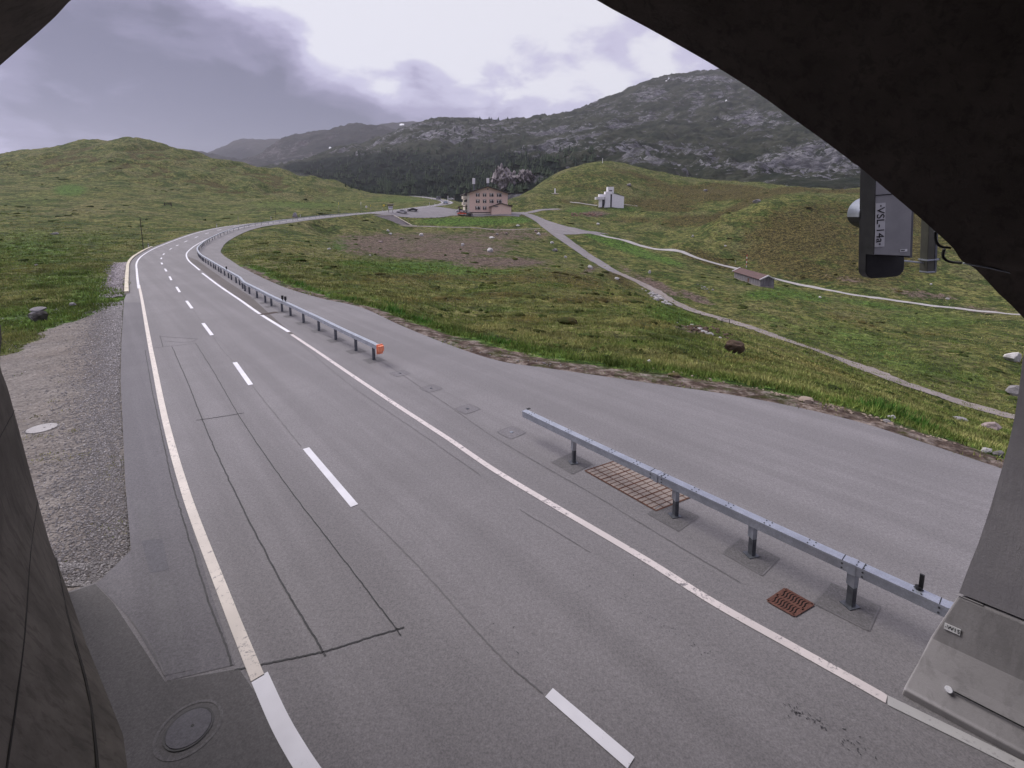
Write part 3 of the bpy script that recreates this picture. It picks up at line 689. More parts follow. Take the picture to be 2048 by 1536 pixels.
def drape_poly(name, P, mat, dz, step):
    P = np.array(P); x0, y0 = P[:, 0].min(), P[:, 1].min(); x1, y1 = P[:, 0].max(), P[:, 1].max()
    nx, ny = int((x1 - x0) / step) + 2, int((y1 - y0) / step) + 2
    xs = np.linspace(x0, x1, nx); ys = np.linspace(y0, y1, ny); X, Y = np.meshgrid(xs, ys, indexing='ij')
    ins = in_poly(X, Y, P); 
    # snap: cells with all corners inside, plus boundary fan through clipped corners
    idx = -np.ones(X.shape, int); V = []; F = []
    Z = zt(X, Y) + dz
    for i in range(nx):
        for j in range(ny):
            if ins[i, j]: idx[i, j] = len(V); V.append((X[i, j], Y[i, j], Z[i, j]))
    for i in range(nx - 1):
        for j in range(ny - 1):
            q = [idx[i, j], idx[i + 1, j], idx[i + 1, j + 1], idx[i, j + 1]]; q = [a for a in q if a >= 0]
            if len(q) >= 3: F.append(tuple(q))
    o = mesh_obj(name, V, F, mat, None, True); o['kind'] = 'structure'; return up(o)
drape_poly('parking', PARK, M_LOT, .10, .8)
M_DIRT = simple('dirt_path', (.29, .255, .24), (.20, .17, .158), .9, .95, bump=.5, local=False, fine=7.0)
M_TRACK = simple('gravel_track', (.42, .40, .39), (.34, .32, .31), .7, .95, bump=.3, local=False, fine=6.0)
M_LANE = asphalt('old_lane_asphalt', (.24, .222, .23), (.20, .185, .19), .3)
drape_strip([(1035,425,230)] + TRACK[:5], 6.5, 3.2, 'road', M_LANE, .12)
drape_strip(TRACK[4:], 2.2, 1.5, 'track', M_TRACK, .10)
drape_strip(PATH[:6], 5.6, 3.4, 'path', M_LANE, .09)
drape_strip(PATH[5:], 3.2, 3.2, 'path', M_DIRT, .09, 12, .12)
drape_poly('road', [hit_near(*p) for p in [(1046,430,222),(1066,434,213),(1085,446,197),(1112,465,181),(1128,470,178),(1160,469,182),(1222,469.5,184),(1150,458,190),(1110,449,196),(1075,437,208)]], M_LANE, .13, .7)
drape_strip([(1030,427,226),(1075,421.5,246),(1120,418.5,262)], 4.5, 3.0, 'road', M_LANE, .14)
drape_strip([(805,451,187),(860,453,188),(950,455.5,188.5),(1080,457.5,189)], 1.1, 1.0, 'path', M_DIRT, .06)
drape_strip([(1140,404,280),(1165,407,276),(1195,411,270)], 1.2, 1.2, 'path', M_TRACK, .08)
drape_strip([(1248,409,272),(1275,412,272)], 1.0, .8, 'path', M_TRACK, .08)
# ------------------------------------------------------------------ concrete portal the camera looks out of
def concrete(name, c1, c2, streak=True, dark=.5, scale=1.0):
    m, t = new_mat(name); p = pos(t)
    st = t.n('ShaderNodeMapping', {}, Vector=p, Scale=(5.0 * scale, 5.0 * scale, .35)).outputs[0]
    n1 = t.noise(st, 1.6, 6, .7, .4); n2 = t.noise(p, 1.1, 5, .65); n3 = t.noise(p, 26, 3, .7)
    col = t.mix(t.mapr(n2, .35, .65), c2, c1)
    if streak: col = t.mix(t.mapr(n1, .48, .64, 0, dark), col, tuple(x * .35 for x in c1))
    col = t.mix(t.mapr(n3, .6, .75, 0, .25), col, tuple(x * .6 for x in c1))
    finish(t, col, .92, t.math('ADD', t.math('MULTIPLY', n1, .6), t.math('MULTIPLY', n3, .35)), .35, .02, spec=.15)
    return m
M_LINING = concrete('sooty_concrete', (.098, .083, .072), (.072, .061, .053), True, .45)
M_COLUMN = concrete('grey_concrete', (.42, .40, .425), (.34, .325, .35), False, .3)
M_BARR = concrete('barrier_concrete', (.33, .315, .325), (.28, .268, .276), True, .25, .6)
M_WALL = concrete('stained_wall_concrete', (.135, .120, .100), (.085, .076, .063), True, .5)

def portal_at(px, py):
    d = ray(px, py); t = (7 + .123 * -7) / (d[1] + .123 * d[0])      # plane  y = 7 - .123 (x + 7)
    t = (7 - .861) / (d[1] + .123 * d[0]); return np.array([d[0] * t, d[1] * t, CAMH + d[2] * t])
def on_plane(x, z): return np.array([x, 7 - .123 * (x + 7), z])
right_arch = [portal_at(*p) for p in [(2048,637),(2020,608),(1996,586),(1951,538),(1923,521),(1907,497),(1863,456),(1824,422),(1751,361),(1715,331),(1697,318),(1646,280),(1583,235),(1515,186),(1443,140),(1392,110),(1294,55),(1193,0)]]
top = [on_plane(x, z) for x, z in [(.2, 8.95), (-1.2, 9.35), (-2.8, 9.5), (-4.3, 9.3)]]
left_top = [portal_at(*p) for p in [(150,-6),(112,32),(75,66),(38,98),(0,131),(-60,185)]]
left_mid = [on_plane(x, z) for x, z in [(-7.9, 6.9), (-8.1, 6.2), (-8.0, 5.2), (-7.65, 4.3)]]
left_low = [portal_at(*p) for p in [(0,730),(15,775),(28,822),(50,905),(75,1000),(99,1084),(112,1119),(132,1171)]]
left_low.append(np.array([left_low[-1][0] + .03, left_low[-1][1], -.1]))
rim = np.array(right_arch + top + left_top + left_mid + left_low)
path_lo = [(0, 0), (1.2, -1.0), (2.7, -2.2), (4.3, -3.9), (6.3, -6.6), (10, -11.5), (15, -17.5), (21, -24)]
path_up = [(0, 0), (1.0, -1.25), (2.3, -2.8), (3.9, -4.7), (6.2, -7.4), (10, -12), (15, -18), (21, -24.5)]
path_off = list(zip(path_lo, path_up))
cen = np.array([-.8, 0, 5.0])
def outward(P, d):
    T = np.gradient(P, axis=0); n = np.stack([T[:, 2], np.zeros(len(P)), -T[:, 0]], 1); n /= np.linalg.norm(n, axis=1)[:, None]
    s = np.sign(np.sum(n * (P - cen), 1)); s[s == 0] = 1
    return P + n * s[:, None] * d
tun = empty('tunnel_portal', (0, 6.5, 0), 0, 'dark concrete gallery mouth framing the view, stained and rounded overhead', 'tunnel portal')
def sheet(rim_pts, offs, name, mat, thick=.55):
    n = len(rim_pts); V = []; F = []
    out = outward(rim_pts, thick)
    offs = [o_ if isinstance(o_[0], tuple) else (o_, o_) for o_ in offs]
    def mv(p, lo, hi):
        k_ = float(np.clip((p[2] + .1) / 2.2, 0, 1)); return p + np.array([lo[0] + (hi[0] - lo[0]) * k_, lo[1] + (hi[1] - lo[1]) * k_, 0])
    for lo, hi in offs: V += [tuple(mv(p, lo, hi)) for p in rim_pts]
    k = len(offs)
    for r in range(k - 1):
        for i in range(n - 1): F.append((r * n + i, r * n + i + 1, (r + 1) * n + i + 1, (r + 1) * n + i))
    b = len(V)
    for lo, hi in offs: V += [tuple(mv(p, lo, hi)) for p in out]
    for r in range(k - 1):
        for i in range(n - 1): F.append((b + r * n + i, b + (r + 1) * n + i, b + (r + 1) * n + i + 1, b + r * n + i + 1))
    for i in range(n - 1): F.append((i, b + i, b + i + 1, i + 1)); q = (k - 1) * n; F.append((q + i, q + i + 1, b + q + i + 1, b + q + i))
    for r in range(k - 1):
        F.append((r * n, (r + 1) * n, b + (r + 1) * n, b + r * n)); e = n - 1; F.append((r * n + e, b + r * n + e, b + (r + 1) * n + e, (r + 1) * n + e))
    o = mesh_obj(name, V, F, mat, tun, True); o.matrix_parent_inverse = tun.matrix_basis.inverted()
    bm = bmesh.new(); bm.from_mesh(o.data); bmesh.ops.recalc_face_normals(bm, faces=bm.faces); bm.to_mesh(o.data); bm.free()
    md = o.modifiers.new('edge', 'EDGE_SPLIT'); md.split_angle = .7
    return o
n_low = len(left_low) + len(left_mid) + 1
rim_up = catmull(rim[:-(n_low)], 3); rim_lo = rim[-(n_low + 1):]
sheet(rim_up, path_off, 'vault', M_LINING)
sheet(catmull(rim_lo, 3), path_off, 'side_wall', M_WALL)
# unseen solid right wall past the open bays, added to keep the vault dark
shade_wall = np.array([on_plane(5.9, z) for z in (-.1, 1.5, 3, 4.2)] + [right_arch[0] + np.array([0, 0, .1])])
shade_wall[:, 0] += 2.6; shade_wall[:, 1] -= 2.6
sheet(shade_wall, [(0, 0), (3, -3), (8, -8), (18, -19)], 'side_wall', M_LINING)
# right column standing on the barrier
colrim = np.array([portal_at(*p) for p in [(1918,1186),(1936,1138),(1957,1086),(1980,1017),(2003,940),(2018,885),(2028,840),(2038,780),(2045,720),(2053,680),(2050,645),(2048,637)]])
sheet(colrim, [(0, 0), (.16, -.16), (.33, -.33), (.46, -.46)], 'column', M_COLUMN, .5)
# formwork joints and a long crack on the left wall
def wall_seam(z, r, wob, seed):
    zz_ = np.array([p[2] for p in left_low]); k_ = int(np.argmin(np.abs(zz_ - z))); p0 = left_low[k_].copy(); rr = np.random.default_rng(seed); P = []
    for lo, hi in path_off[:6]:
        f_ = float(np.clip((p0[2] + .1) / 2.2, 0, 1)); P.append(p0 + np.array([lo[0] + (hi[0] - lo[0]) * f_, lo[1] + (hi[1] - lo[1]) * f_, 0]))
    P = catmull(np.array(P), 8); P[:, 2] += rr.normal(0, wob, len(P)); mb = MB(); mb.tube(P, r, 5); o = mb.build('joint', M_JOINT, tun); o.matrix_parent_inverse = tun.matrix_basis.inverted()
M_JOINT = simple('dark_joint', (.02, .018, .016), (.03, .027, .024), 5, .9)
wall_seam(.55, .016, .02, 1); wall_seam(1.5, .008, .004, 2); wall_seam(2.9, .008, .004, 3)
# barrier (New Jersey profile) running back along the right edge line
B0 = np.array([4.86, 5.28, 0]); DB = np.array([.707, -.707, 0]); NB = np.array([.707, .707, 0])
def bpt(off, z, t): return B0 + DB * t + NB * off + np.array([0, 0, z])
tz = portal_at(1918, 1190)
topoff = float(np.dot(tz - B0, NB)); 
prof = [(0, -.05), (0, .09), (.03, .10), (.26, .36), (topoff * .62 + .05, .62), (topoff - .02, tz[2] - .03), (topoff, tz[2]), (topoff + .42, tz[2]), (topoff + .44, -.05)]
shift = float(np.dot(tz - B0, DB))
barr = empty('concrete_barrier', B0, 0, 'grey concrete safety barrier with sloped foot at the right side of the portal', 'barrier')
V = []; F = []; n = len(prof); ts = [0, .6, 1.5, 3, 6, 10, 16]
for t in ts:
    for pi_, (off, z) in enumerate(prof): V.append(bpt(off, z, t + ((shift * max(0, min(1, z / tz[2])) + (.45 if pi_ >= 7 else 0)) if t == 0 else 0)) - B0)
for r in range(len(ts) - 1):
    for i in range(n - 1): F.append((r * n + i, (r + 1) * n + i, (r + 1) * n + i + 1, r * n + i + 1))
F += [tuple(range(n)), tuple(range((len(ts) - 1) * n + n - 1, (len(ts) - 1) * n - 1, -1))]
o = mesh_obj('barrier_body', V, F, M_BARR, barr); bm = bmesh.new(); bm.from_mesh(o.data); bmesh.ops.recalc_face_normals(bm, faces=bm.faces); bm.to_mesh(o.data); bm.free()
md = o.modifiers.new('bevel', 'BEVEL'); md.width = .02; md.segments = 2; md.limit_method = 'ANGLE'
M_STEEL = simple('galvanised_steel', (.46, .49, .55), (.34, .37, .42), 5, .42, .75, .05, spec=.5)
M_STEELD = simple('weathered_steel', (.16, .17, .19), (.10, .105, .12), 6, .5, .6, .1)
M_PLATE = simple('white_plate', (.74, .74, .76), (.66, .66, .68), 4, .5)
M_BLACK = simple('black_plastic', (.012, .012, .014), (.02, .02, .022), 4, .45)
M_INK = simple('black_ink', (.01, .01, .012), (.015, .015, .018), 4, .6)
# a frame on the barrier's upper slope:  u along the wall, v up the slope
def slope_frame(t, k):
    a = np.array(bpt(prof[4][0], prof[4][1], t)); b = np.array(bpt(prof[5][0], prof[5][1], t)); v = (b - a); L = np.linalg.norm(v); v /= L
    n_ = np.cross(DB, v); n_ = n_ if n_[2] > 0 and np.dot(n_, NB) < 0 else -n_
    return a + v * L * k, DB, v, n_
def text_obj(body, size, name, mat, parent, M, extr=.002):
    cu_ = bpy.data.curves.new(name, 'FONT'); cu_.body = body; cu_.size = size; cu_.align_x = 'CENTER'; cu_.align_y = 'CENTER'; cu_.extrude = extr
    o = bpy.data.objects.new(name, cu_); COL.objects.link(o); cu_.materials.append(mat)
    dg = bpy.context.evaluated_depsgraph_get(); me = bpy.data.meshes.new_from_object(o.evaluated_get(dg)); me.name = name
    bpy.data.objects.remove(o); me.materials.clear(); me.materials.append(mat)
    o = bpy.data.objects.new(name, me); COL.objects.link(o); o.parent = parent; o.matrix_local = M
    return o
def frame_matrix(c, x, y, z): return Matrix(((x[0], y[0], z[0], c[0]), (x[1], y[1], z[1], c[1]), (x[2], y[2], z[2], c[2]), (0, 0, 0, 1)))
c, ux, vy, nz_ = slope_frame(.38, .36)
def local_quad(c, x, y, z, w, h, th, name, mat, parent, base):
    mb = MB(); mb.box((0, 0, 0), (w, h, th)); o = mb.build(name, mat, parent); o.matrix_local = frame_matrix(np.array(c) - base, x, y, z); return o
pl = local_quad(c + nz_ * .008, ux, vy, nz_, .15, .072, .010, 'number_plate', M_PLATE, barr, B0)
tx = text_obj('-W15', .06, 'lettering', M_INK, pl, Matrix.Translation((0, 0, .0065)))
# reflector on the lower slope and the cable run leading from it
a = np.array(bpt(.165, .26, .42)); x_ = DB; y_ = np.array(bpt(.26, .36, 0)) - np.array(bpt(.03, .10, 0)); y_ /= np.linalg.norm(y_); z_ = np.cross(x_, y_); z_ = z_ if z_[2] > 0 else -z_
mb = MB(); mb.cyl((0, 0, -.01), (0, 0, .03), .040, .034, 14)
o = mb.build('reflector', simple('reflector_white', (.8, .8, .84), (.62, .62, .68), 20, .25), barr); o.matrix_local = frame_matrix(a + z_ * .01 - B0, x_, y_, z_)
mb = MB(); mb.tube([np.array(bpt(.165, .27, t)) + z_ * .012 - B0 for t in (.47, 1, 2, 4, 8)], .009, 5); mb.build('cable', M_BLACK, barr)
# thin cable along the arch and loops of cable at its end
def cable_thing(pts, r, label, mat=None):
    P = catmull(np.array(pts), 6); c0 = P[0]; mb = MB(); mb.tube(P - c0, r, 6); o = mb.build('cable', mat or M_BLACK, None, True, c0); return tag(o, label, 'cable')
cable_thing([portal_at(1875, 463) + (0, .03, 0), portal_at(1879, 480) + (0, .05, 0), portal_at(1888, 493) + (0, .05, 0), portal_at(1906, 496) + (0, .03, 0)], .016, 'short black cable looping out of the arch just right of the signal bracket')
cable_thing([portal_at(1907, 500) + (0, .12, 0), portal_at(1911, 516) + (0, .16, 0), portal_at(1919, 525) + (0, .14, 0), portal_at(1932, 527) + (0, .05, 0)], .016, 'black cable bulging from the arch edge where the pale line starts')
cable_thing([portal_at(1921, 526) + (0, -.03, 0), portal_at(1960, 534) + (.0, -.12, 0), portal_at(2010, 548) + (0, -.22, 0), portal_at(2075, 566) + (0, -.32, 0)], .009, 'thin pale cable stretched across the dark concrete at the right edge', M_STEEL)

# ------------------------------------------------------------------ signal head hanging outside the arch
YS = 7.2
sig_c = at(1775, 440, YS); TILT = math.radians(4.6)
sig = empty('traffic_signal', sig_c, 0, 'black signal head seen from behind with grey cabinet and white VSL-14a plate', 'traffic signal')
sig.rotation_euler = (0, -TILT, 0)
def sl(px, py, dy=0.0): return at(px, py, YS + dy) - sig_c
def sx(px, dy): return float(sl(px, 440, dy)[0])
def szz(py, dy, px=1775): return float(sl(px, py, dy)[2])
M_CAB = simple('grey_cabinet_paint', (.30, .30, .315), (.26, .26, .275), 3, .55)
# black backing board with rounded lower corners
W0, W1, Zb, Zt = sx(1718, .10), sx(1812, -.06), szz(555, -.06), szz(285, -.06)
def round_rect(x0, x1, z0, z1, r, n=6):
    P = []
    for cx_, cz_, a0 in ((x1 - r, z1 - r, 0), (x0 + r, z1 - r, 90), (x0 + r, z0 + r, 180), (x1 - r, z0 + r, 270)):
        for k in range(n + 1): a = math.radians(a0 + 90 * k / n); P.append((cx_ + r * math.cos(a), cz_ + r * math.sin(a)))
    return P
rr = round_rect(W0, W1, Zb, Zt, .13)
mb = MB(); mb.prism([(x, -.06, z) for x, z in rr], (0, 0, 0), (0, .16, 0)); mb.build('backing_board', M_BLACK, sig, bevel=.012)
cx0, cx1, cz0, cz1 = sx(1750, -.30), sx(1823, -.30), szz(509, -.30), szz(300, -.30)
mb = MB(); mb.prism([(cx0, -.30, cz1), (cx0, -.30, cz0 + .03), (cx1, -.30, cz0 - .035), (cx1, -.30, cz1)], (0, 0, 0), (0, .24, 0)); cabn = mb.build('cabinet', M_CAB, sig, bevel=.008)
mb = MB(); mb.box((cx1 + .018, -.19, (cz0 + cz1) / 2 - .03), (.034, .2, cz1 - cz0 + .06)); mb.build('cabinet_side', simple('cabinet_shade_grey', (.12, .12, .14), (.10, .10, .12), 3, .6), sig)  # shaded flank of the cabinet painted in as darker grey
mb = MB(); mb.box(((cx0 + cx1) / 2, -.303, szz(386, -.30)), (cx1 - cx0 - .006, .006, .012)); mb.build('lid_seam', M_INK, cabn)
ztop, zbot = szz(402, -.31), szz(490, -.31); pw = sx(1770.5, -.31) - sx(1751.5, -.31); pcx = (sx(1770.5, -.31) + sx(1751.5, -.31)) / 2
mb = MB(); mb.box((pcx, -.306, (ztop + zbot) / 2), (pw, .008, ztop - zbot)); plate = mb.build('name_plate', simple('pale_plate', (.55, .55, .575), (.5, .5, .52), 3, .5), cabn)
Mx = Matrix.Translation((pcx - .004, -.312, (ztop + zbot) / 2)) @ Matrix(((0, 1, 0, 0), (0, 0, -1, 0), (-1, 0, 0, 0), (0, 0, 0, 1)))
tx = text_obj('VSL-14a', .152, 'lettering', M_INK, plate, Mx)
for zz_ in (ztop - .04, zbot + .04): mb = MB(); mb.cyl((pcx, -.314, zz_), (pcx, -.309, zz_), .011, None, 8); mb.build('screw', M_INK, plate)
mb = MB(); mb.box((cx1 - .10, -.303, cz0 + .055), (.10, .006, .034)); mb.build('sticker', M_PLATE, cabn)
mb = MB(); mb.box((cx1 - .112, -.308, cz0 + .058), (.05, .004, .014)); mb.build('sticker_print', M_INK, cabn)
# visors on the lamp side: half hoods of bright steel over black undersides
for (y0, y1) in ((394, 458), (271, 335)):
    dep = .34; zt_, zb_ = szz(y0, .3), szz(y1, .3); r = (zt_ - zb_) / 2; zc = (zt_ + zb_) / 2; xc = sx(1694, dep) + r
    def hood(a0, a1, yf, nm, mat, n=14):
        V = []; F = []
        for k in range(n + 1):
            a = a0 + (a1 - a0) * k / n
            for rr_ in (r, r * .955): V += [(xc + rr_ * math.cos(a), .08, zc + rr_ * math.sin(a)), (xc + rr_ * math.cos(a), .10 + (dep - .10) * yf(a), zc + rr_ * math.sin(a))]
        for k in range(n):
            b = 4 * k; F += [(b, b + 4, b + 5, b + 1), (b + 2, b + 3, b + 7, b + 6), (b + 1, b + 5, b + 7, b + 3)]
        return mesh_obj(nm, V, F, mat, sig, True)
    hood(-.12, math.pi + .12, lambda a: 1.0, 'visor', M_STEEL)
    hood(math.pi + .12, 2 * math.pi - .12, lambda a: 1.0 - .75 * abs(math.sin(a)) ** 3, 'visor_underside', M_BLACK)
    mb = MB(); mb.cyl((xc, .07, zc), (xc, .12, zc), r * .95, None, 20); mb.build('lens', M_BLACK, sig)
mb = MB(); mb.prism([(cx0 - .008, -.302, cz1), (cx0 - .008, -.302, cz0 + .025), (cx0 - .008, -.05, cz0 + .025), (cx0 - .008, -.05, cz1)], (0, 0, 0), (.007, 0, 0)); mb.build('side_shield', M_BLACK, sig)
mb = MB(); mb.prism([(cx0, -.301, cz0 + .026), (cx1, -.301, cz0 - .039), (cx1, -.05, cz0 - .039), (cx0, -.05, cz0 + .026)], (0, 0, 0), (0, 0, .003)); mb.build('bottom_shield', M_BLACK, sig)
# square tube it hangs on
px0, px1 = 1845, 1864; pc = at(1855.5, 545, YS + .05); hw = (at(1864, 500, YS)[0] - at(1845, 500, YS)[0])
pst = empty('bracket_post', pc, 0, 'square steel tube hanging from the arch to the right of the signal cabinet', 'bracket'); pst.rotation_euler = (0, -TILT, 0)
M_OLIVE = simple('olive_steel', (.105, .105, .085), (.085, .085, .07), 4, .5, .4)
Ltube = 2.4
mb = MB(); mb.box((-.02, 0, Ltube / 2), (hw * .72, .14, Ltube)); mb.build('tube', M_OLIVE, pst, bevel=.006)
mb = MB(); mb.box((hw * .42, .01, Ltube / 2), (hw * .22, .15, Ltube)); mb.build('cable_channel', M_STEELD, pst)
mb = MB(); mb.box((.0, -.005, .20), (hw * 1.25, .17, .02)); mb.build('clamp', M_STEEL, pst)
mb = MB(); mb.box((-.02, -.01, .02), (hw * .75, .15, .018)); mb.build('end_cap', M_STEEL, pst)
mb = MB(); mb.cyl((-.06, .0, .15), (float(sl(1806, 520)[0] + sig_c[0] - pc[0]), .0, .22), .012, None, 8); mb.build('stay_bar', M_STEEL, pst)
mb = MB(); mb.box((0, -.2, Ltube - .05), (.3, .9, .10)); mb.build('mounting_plate', M_STEELD, pst)

# ------------------------------------------------------------------ guardrails
def rail_profile(P, name, mat, parent, base, w=.17, hgt=.165, ztop=.75):
    """box beam with a lipped lid along polyline P (ground points)"""
    sec = [(-w / 2, ztop), (w / 2, ztop), (w / 2, ztop - .035), (w / 2 - .012, ztop - .04), (w / 2 - .012, ztop - hgt), (-w / 2 + .012, ztop - hgt), (-w / 2 + .012, ztop - .04), (-w / 2, ztop - .035)]
    n = len(sec); T = tangents(P); Nn = np.stack([-T[:, 1], T[:, 0]], 1); V = []; F = []
    for i, p in enumerate(P):
        for o_, z in sec: V.append((p[0] + Nn[i, 0] * o_ - base[0], p[1] + Nn[i, 1] * o_ - base[1], p[2] + z - base[2]))
    for r in range(len(P) - 1):
        for i in range(n): F.append((r * n + i, r * n + (i + 1) % n, (r + 1) * n + (i + 1) % n, (r + 1) * n + i))
    F += [tuple(range(n - 1, -1, -1)), tuple(range((len(P) - 1) * n, len(P) * n))]
    o = mesh_obj(name, V, F, mat, parent); bm = bmesh.new(); bm.from_mesh(o.data); bmesh.ops.recalc_face_normals(bm, faces=bm.faces); bm.to_mesh(o.data); bm.free(); return o
def post_mesh(sleeve=True, h=.60):
    mb = MB()
    # C section: web and two flanges
    for c_, d_ in (((0, 0, h / 2), (.012, .10, h)), ((.035, .046, h / 2), (.07, .010, h)), ((.035, -.046, h / 2), (.07, .010, h))): mb.box(c_, d_)
    return mb
def sleeve_mesh(h=.60):
    mb = MB(); mb.box((.02, 0, h - .13), (.085, .125, .26)); return mb
PATCHW = .34
def pad(c, rz, base, parent, s=PATCHW, mat=None):
    c = np.array(c) - base; cs, sn = math.cos(rz), math.sin(rz); V = []
    for dx, dy in ((-s, -s), (s, -s), (s, s), (-s, s)):
        dx += random.uniform(-.03, .03); dy += random.uniform(-.03, .03); V.append((c[0] + dx * cs - dy * sn, c[1] + dx * sn + dy * cs, .006 - base[2] + (c[2] + base[2])))
    o = mesh_obj('base_pad', V, [(0, 1, 2, 3)], mat or M_PATCH, parent); up(o)
    mb = MB(); L = [tuple(np.array(v) + (0, 0, .0015)) for v in V]
    for i in range(4):
        a, b = np.array(L[i]), np.array(L[(i + 1) % 4]); d = (b - a) / np.linalg.norm(b - a); nn = np.array([-d[1], d[0], 0]) * .012
        mb.add([a - nn, b - nn, b + nn, a + nn], [(0, 1, 2, 3)])
    s_ = mb.build('pad_joint', M_SEAL2, o); up(s_)
    return o
# near rail
NR_POSTS = [g(1137,923), g(1350.4,1033), g(1502,1111), g(1696,1209)]
ends = [g(1050, 822, .72), g(1905, 1222, .70)]
ctlr = np.array([ends[0] * [1, 1, 0], NR_POSTS[0], NR_POSTS[1], NR_POSTS[2], NR_POSTS[3], ends[1] * [1, 1, 0]])
# straight-ish run: smooth quadratic through the posts
s_ = np.linalg.norm(ctlr[:, :2] - ctlr[0, :2], axis=1); qx = np.polyfit(s_, ctlr[:, 0], 2); qy = np.polyfit(s_, ctlr[:, 1], 2)
ss = np.linspace(s_[0], s_[-1], 24); NRP = np.stack([np.polyval(qx, ss), np.polyval(qy, ss), np.zeros(24)], 1)
nr = empty('guardrail', NRP[0], 0, 'short galvanised box-beam guardrail on four posts ending at the concrete barrier', 'guardrail')
M_RAIL = simple('rail_zinc', (.55, .585, .66), (.43, .46, .53), 3.5, .38, .72, .03, spec=.5, fine=40)
rail_profile(NRP, 'beam', M_RAIL, nr, NRP[0])
Tn = tangents(NRP)
for q in NR_POSTS:
    i = int(np.argmin(np.linalg.norm(NRP[:, :2] - q[:2], axis=1))); rz = math.atan2(Tn[i, 1], Tn[i, 0]); c = NRP[i] if np.linalg.norm(NRP[i] - q) < .5 else q
    c = q * .4 + c * .6
    p_ = post_mesh().build('post', M_STEELD, nr, loc=c - NRP[0]); p_.rotation_euler = (0, 0, rz + 1.1)
    s2 = sleeve_mesh().build('sleeve', M_STEEL, p_); mbp = MB(); mbp.box((.02, 0, .012), (.2, .18, .016)); mbp.build('foot_plate', M_STEELD, p_)
    pad(c, rz + .78 - .78, NRP[0], nr)
BOLT_MESH = None
def bolt(loc, parent, rot=(0, 0, 0), s=1.0):
    global BOLT_MESH
    if BOLT_MESH is None:
        mb = MB(); mb.cyl((0, 0, -.002), (0, 0, .010), .0125, None, 6); o = mb.build('bolt', M_STEELD, parent); BOLT_MESH = o.data
    else:
        o = bpy.data.objects.new('bolt', BOLT_MESH); COL.objects.link(o); o.parent = parent
    o.location = tuple(loc); o.rotation_euler = rot; o.scale = (s, s, 1); return o
def bolts(P, base, parent, every, i0=0.3):
    L = np.concatenate([[0], np.cumsum(np.linalg.norm(np.diff(P[:, :2], axis=0), axis=1))]); s = i0; T = tangents(P)
    while s < L[-1] - .1:
        c = np.array([np.interp(s, L, P[:, k]) for k in range(3)]); t_ = np.array([np.interp(s, L, T[:, 0]), np.interp(s, L, T[:, 1])]); n_ = np.array([-t_[1], t_[0]])
        for q in (-1, 1):
            for w_ in (-.05, .05):
                p = c[:2] + t_ * q * .045 + n_ * w_; bolt((p[0] - base[0], p[1] - base[1], c[2] + .75 - base[2]), parent)
        s += every
bolts(NRP, NRP[0], nr, .66)
# splice sleeves of the beam: raised seam bands with side bolts
LN = np.concatenate([[0], np.cumsum(np.linalg.norm(np.diff(NRP[:, :2], axis=0), axis=1))])
for tgt in [(1316, 935), (1687, 1106), (1893, 1205)]:
    q = g(tgt[0], tgt[1], .75); i = int(np.argmin(np.linalg.norm(NRP[:, :2] - q[:2], axis=1))); rz = math.atan2(Tn[i, 1], Tn[i, 0]); c = NRP[i] - NRP[0]
    ca_, sa_ = math.cos(rz), math.sin(rz); mb = MB(); mb.box((c[0], c[1], .668), (.085, .178, .176), rz); spl = mb.build('splice', simple('splice_zinc', (.48, .51, .58), (.40, .43, .5), 6, .4, .7), nr)
    for u_ in (-.13, .13):
        mb = MB(); mb.box((c[0] + u_ * ca_, c[1] + u_ * sa_, .752), (.010, .168, .006), rz); mb.build('seam', M_INK, spl)
        for zz in (.62, .69):
            for sd in (-1, 1): bolt((c[0] + u_ * ca_ - sd * sa_ * .0735, c[1] + u_ * sa_ + sd * ca_ * .0735, zz), spl, (-sd * math.pi / 2, 0, rz), 1.1)
q = g(1837, 1178, .75); mb = MB(); c = q - NRP[0]; mb.cyl((c[0], c[1], .75), (c[0], c[1], .79), .045, None, 10); mb.box((c[0] + .02, c[1] - .01, .88), (.03, .05, .2), .6)
mb.build('delineator_stub', M_BLACK, nr)
mb = MB(); c = g(1057, 818, .75) - NRP[0]; mb.box((c[0], c[1], .758), (.1, .07, .012), .6); mb.build('end_slot', M_INK, nr)

# far rail round the bend
FP = [(747.2,720.5),(704.6,698.7),(667.9,678.8),(636.8,661.6),(608.3,646.9),(584.1,633.8),(563,623.5),(544.5,613.7),(528.4,604.5),(514.4,596.5),(501,589),(489,582)]
FPG = [g(*p) for p in FP]
rail_off = offset_line(CEN, -4.25)
i1 = int(np.argmin(np.linalg.norm(CEN[:, :2] - (FPG[-1][:2] + np.array([-3.5, 2.6])), axis=1)))
iend = int(np.argmin(np.abs(CEN[:, 1] - 186)))
ext = [rail_off[i] for i in range(len(CEN)) if rail_off[i, 1] > FPG[-1][1] + 2.5 and i < iend]
P_all = np.vstack([np.array([g(760, 728)]), FPG, ext])
P_all = catmull(P_all, 3)
Lf = np.concatenate([[0], np.cumsum(np.linalg.norm(np.diff(P_all[:, :2], axis=0), axis=1))])
Sf = np.arange(0, Lf[-1], .8); PF = np.stack([np.interp(Sf, Lf, P_all[:, k]) for k in range(3)], 1)
fr = empty('guardrail', PF[0], 0, 'long galvanised guardrail curving along the bend with an orange end piece', 'guardrail')
rail_profile(PF, 'beam', M_RAIL, fr, PF[0], hgt=.18)
TF = tangents(PF); d0 = TF[0]
pm = post_mesh(True, .58); smesh = None
plist = list(FPG); s = float(np.interp(0, [0], [0]))
iL = int(np.argmin(np.linalg.norm(PF[:, :2] - FPG[-1][:2], axis=1))); s = Sf[iL] + 1.95; step = 1.95
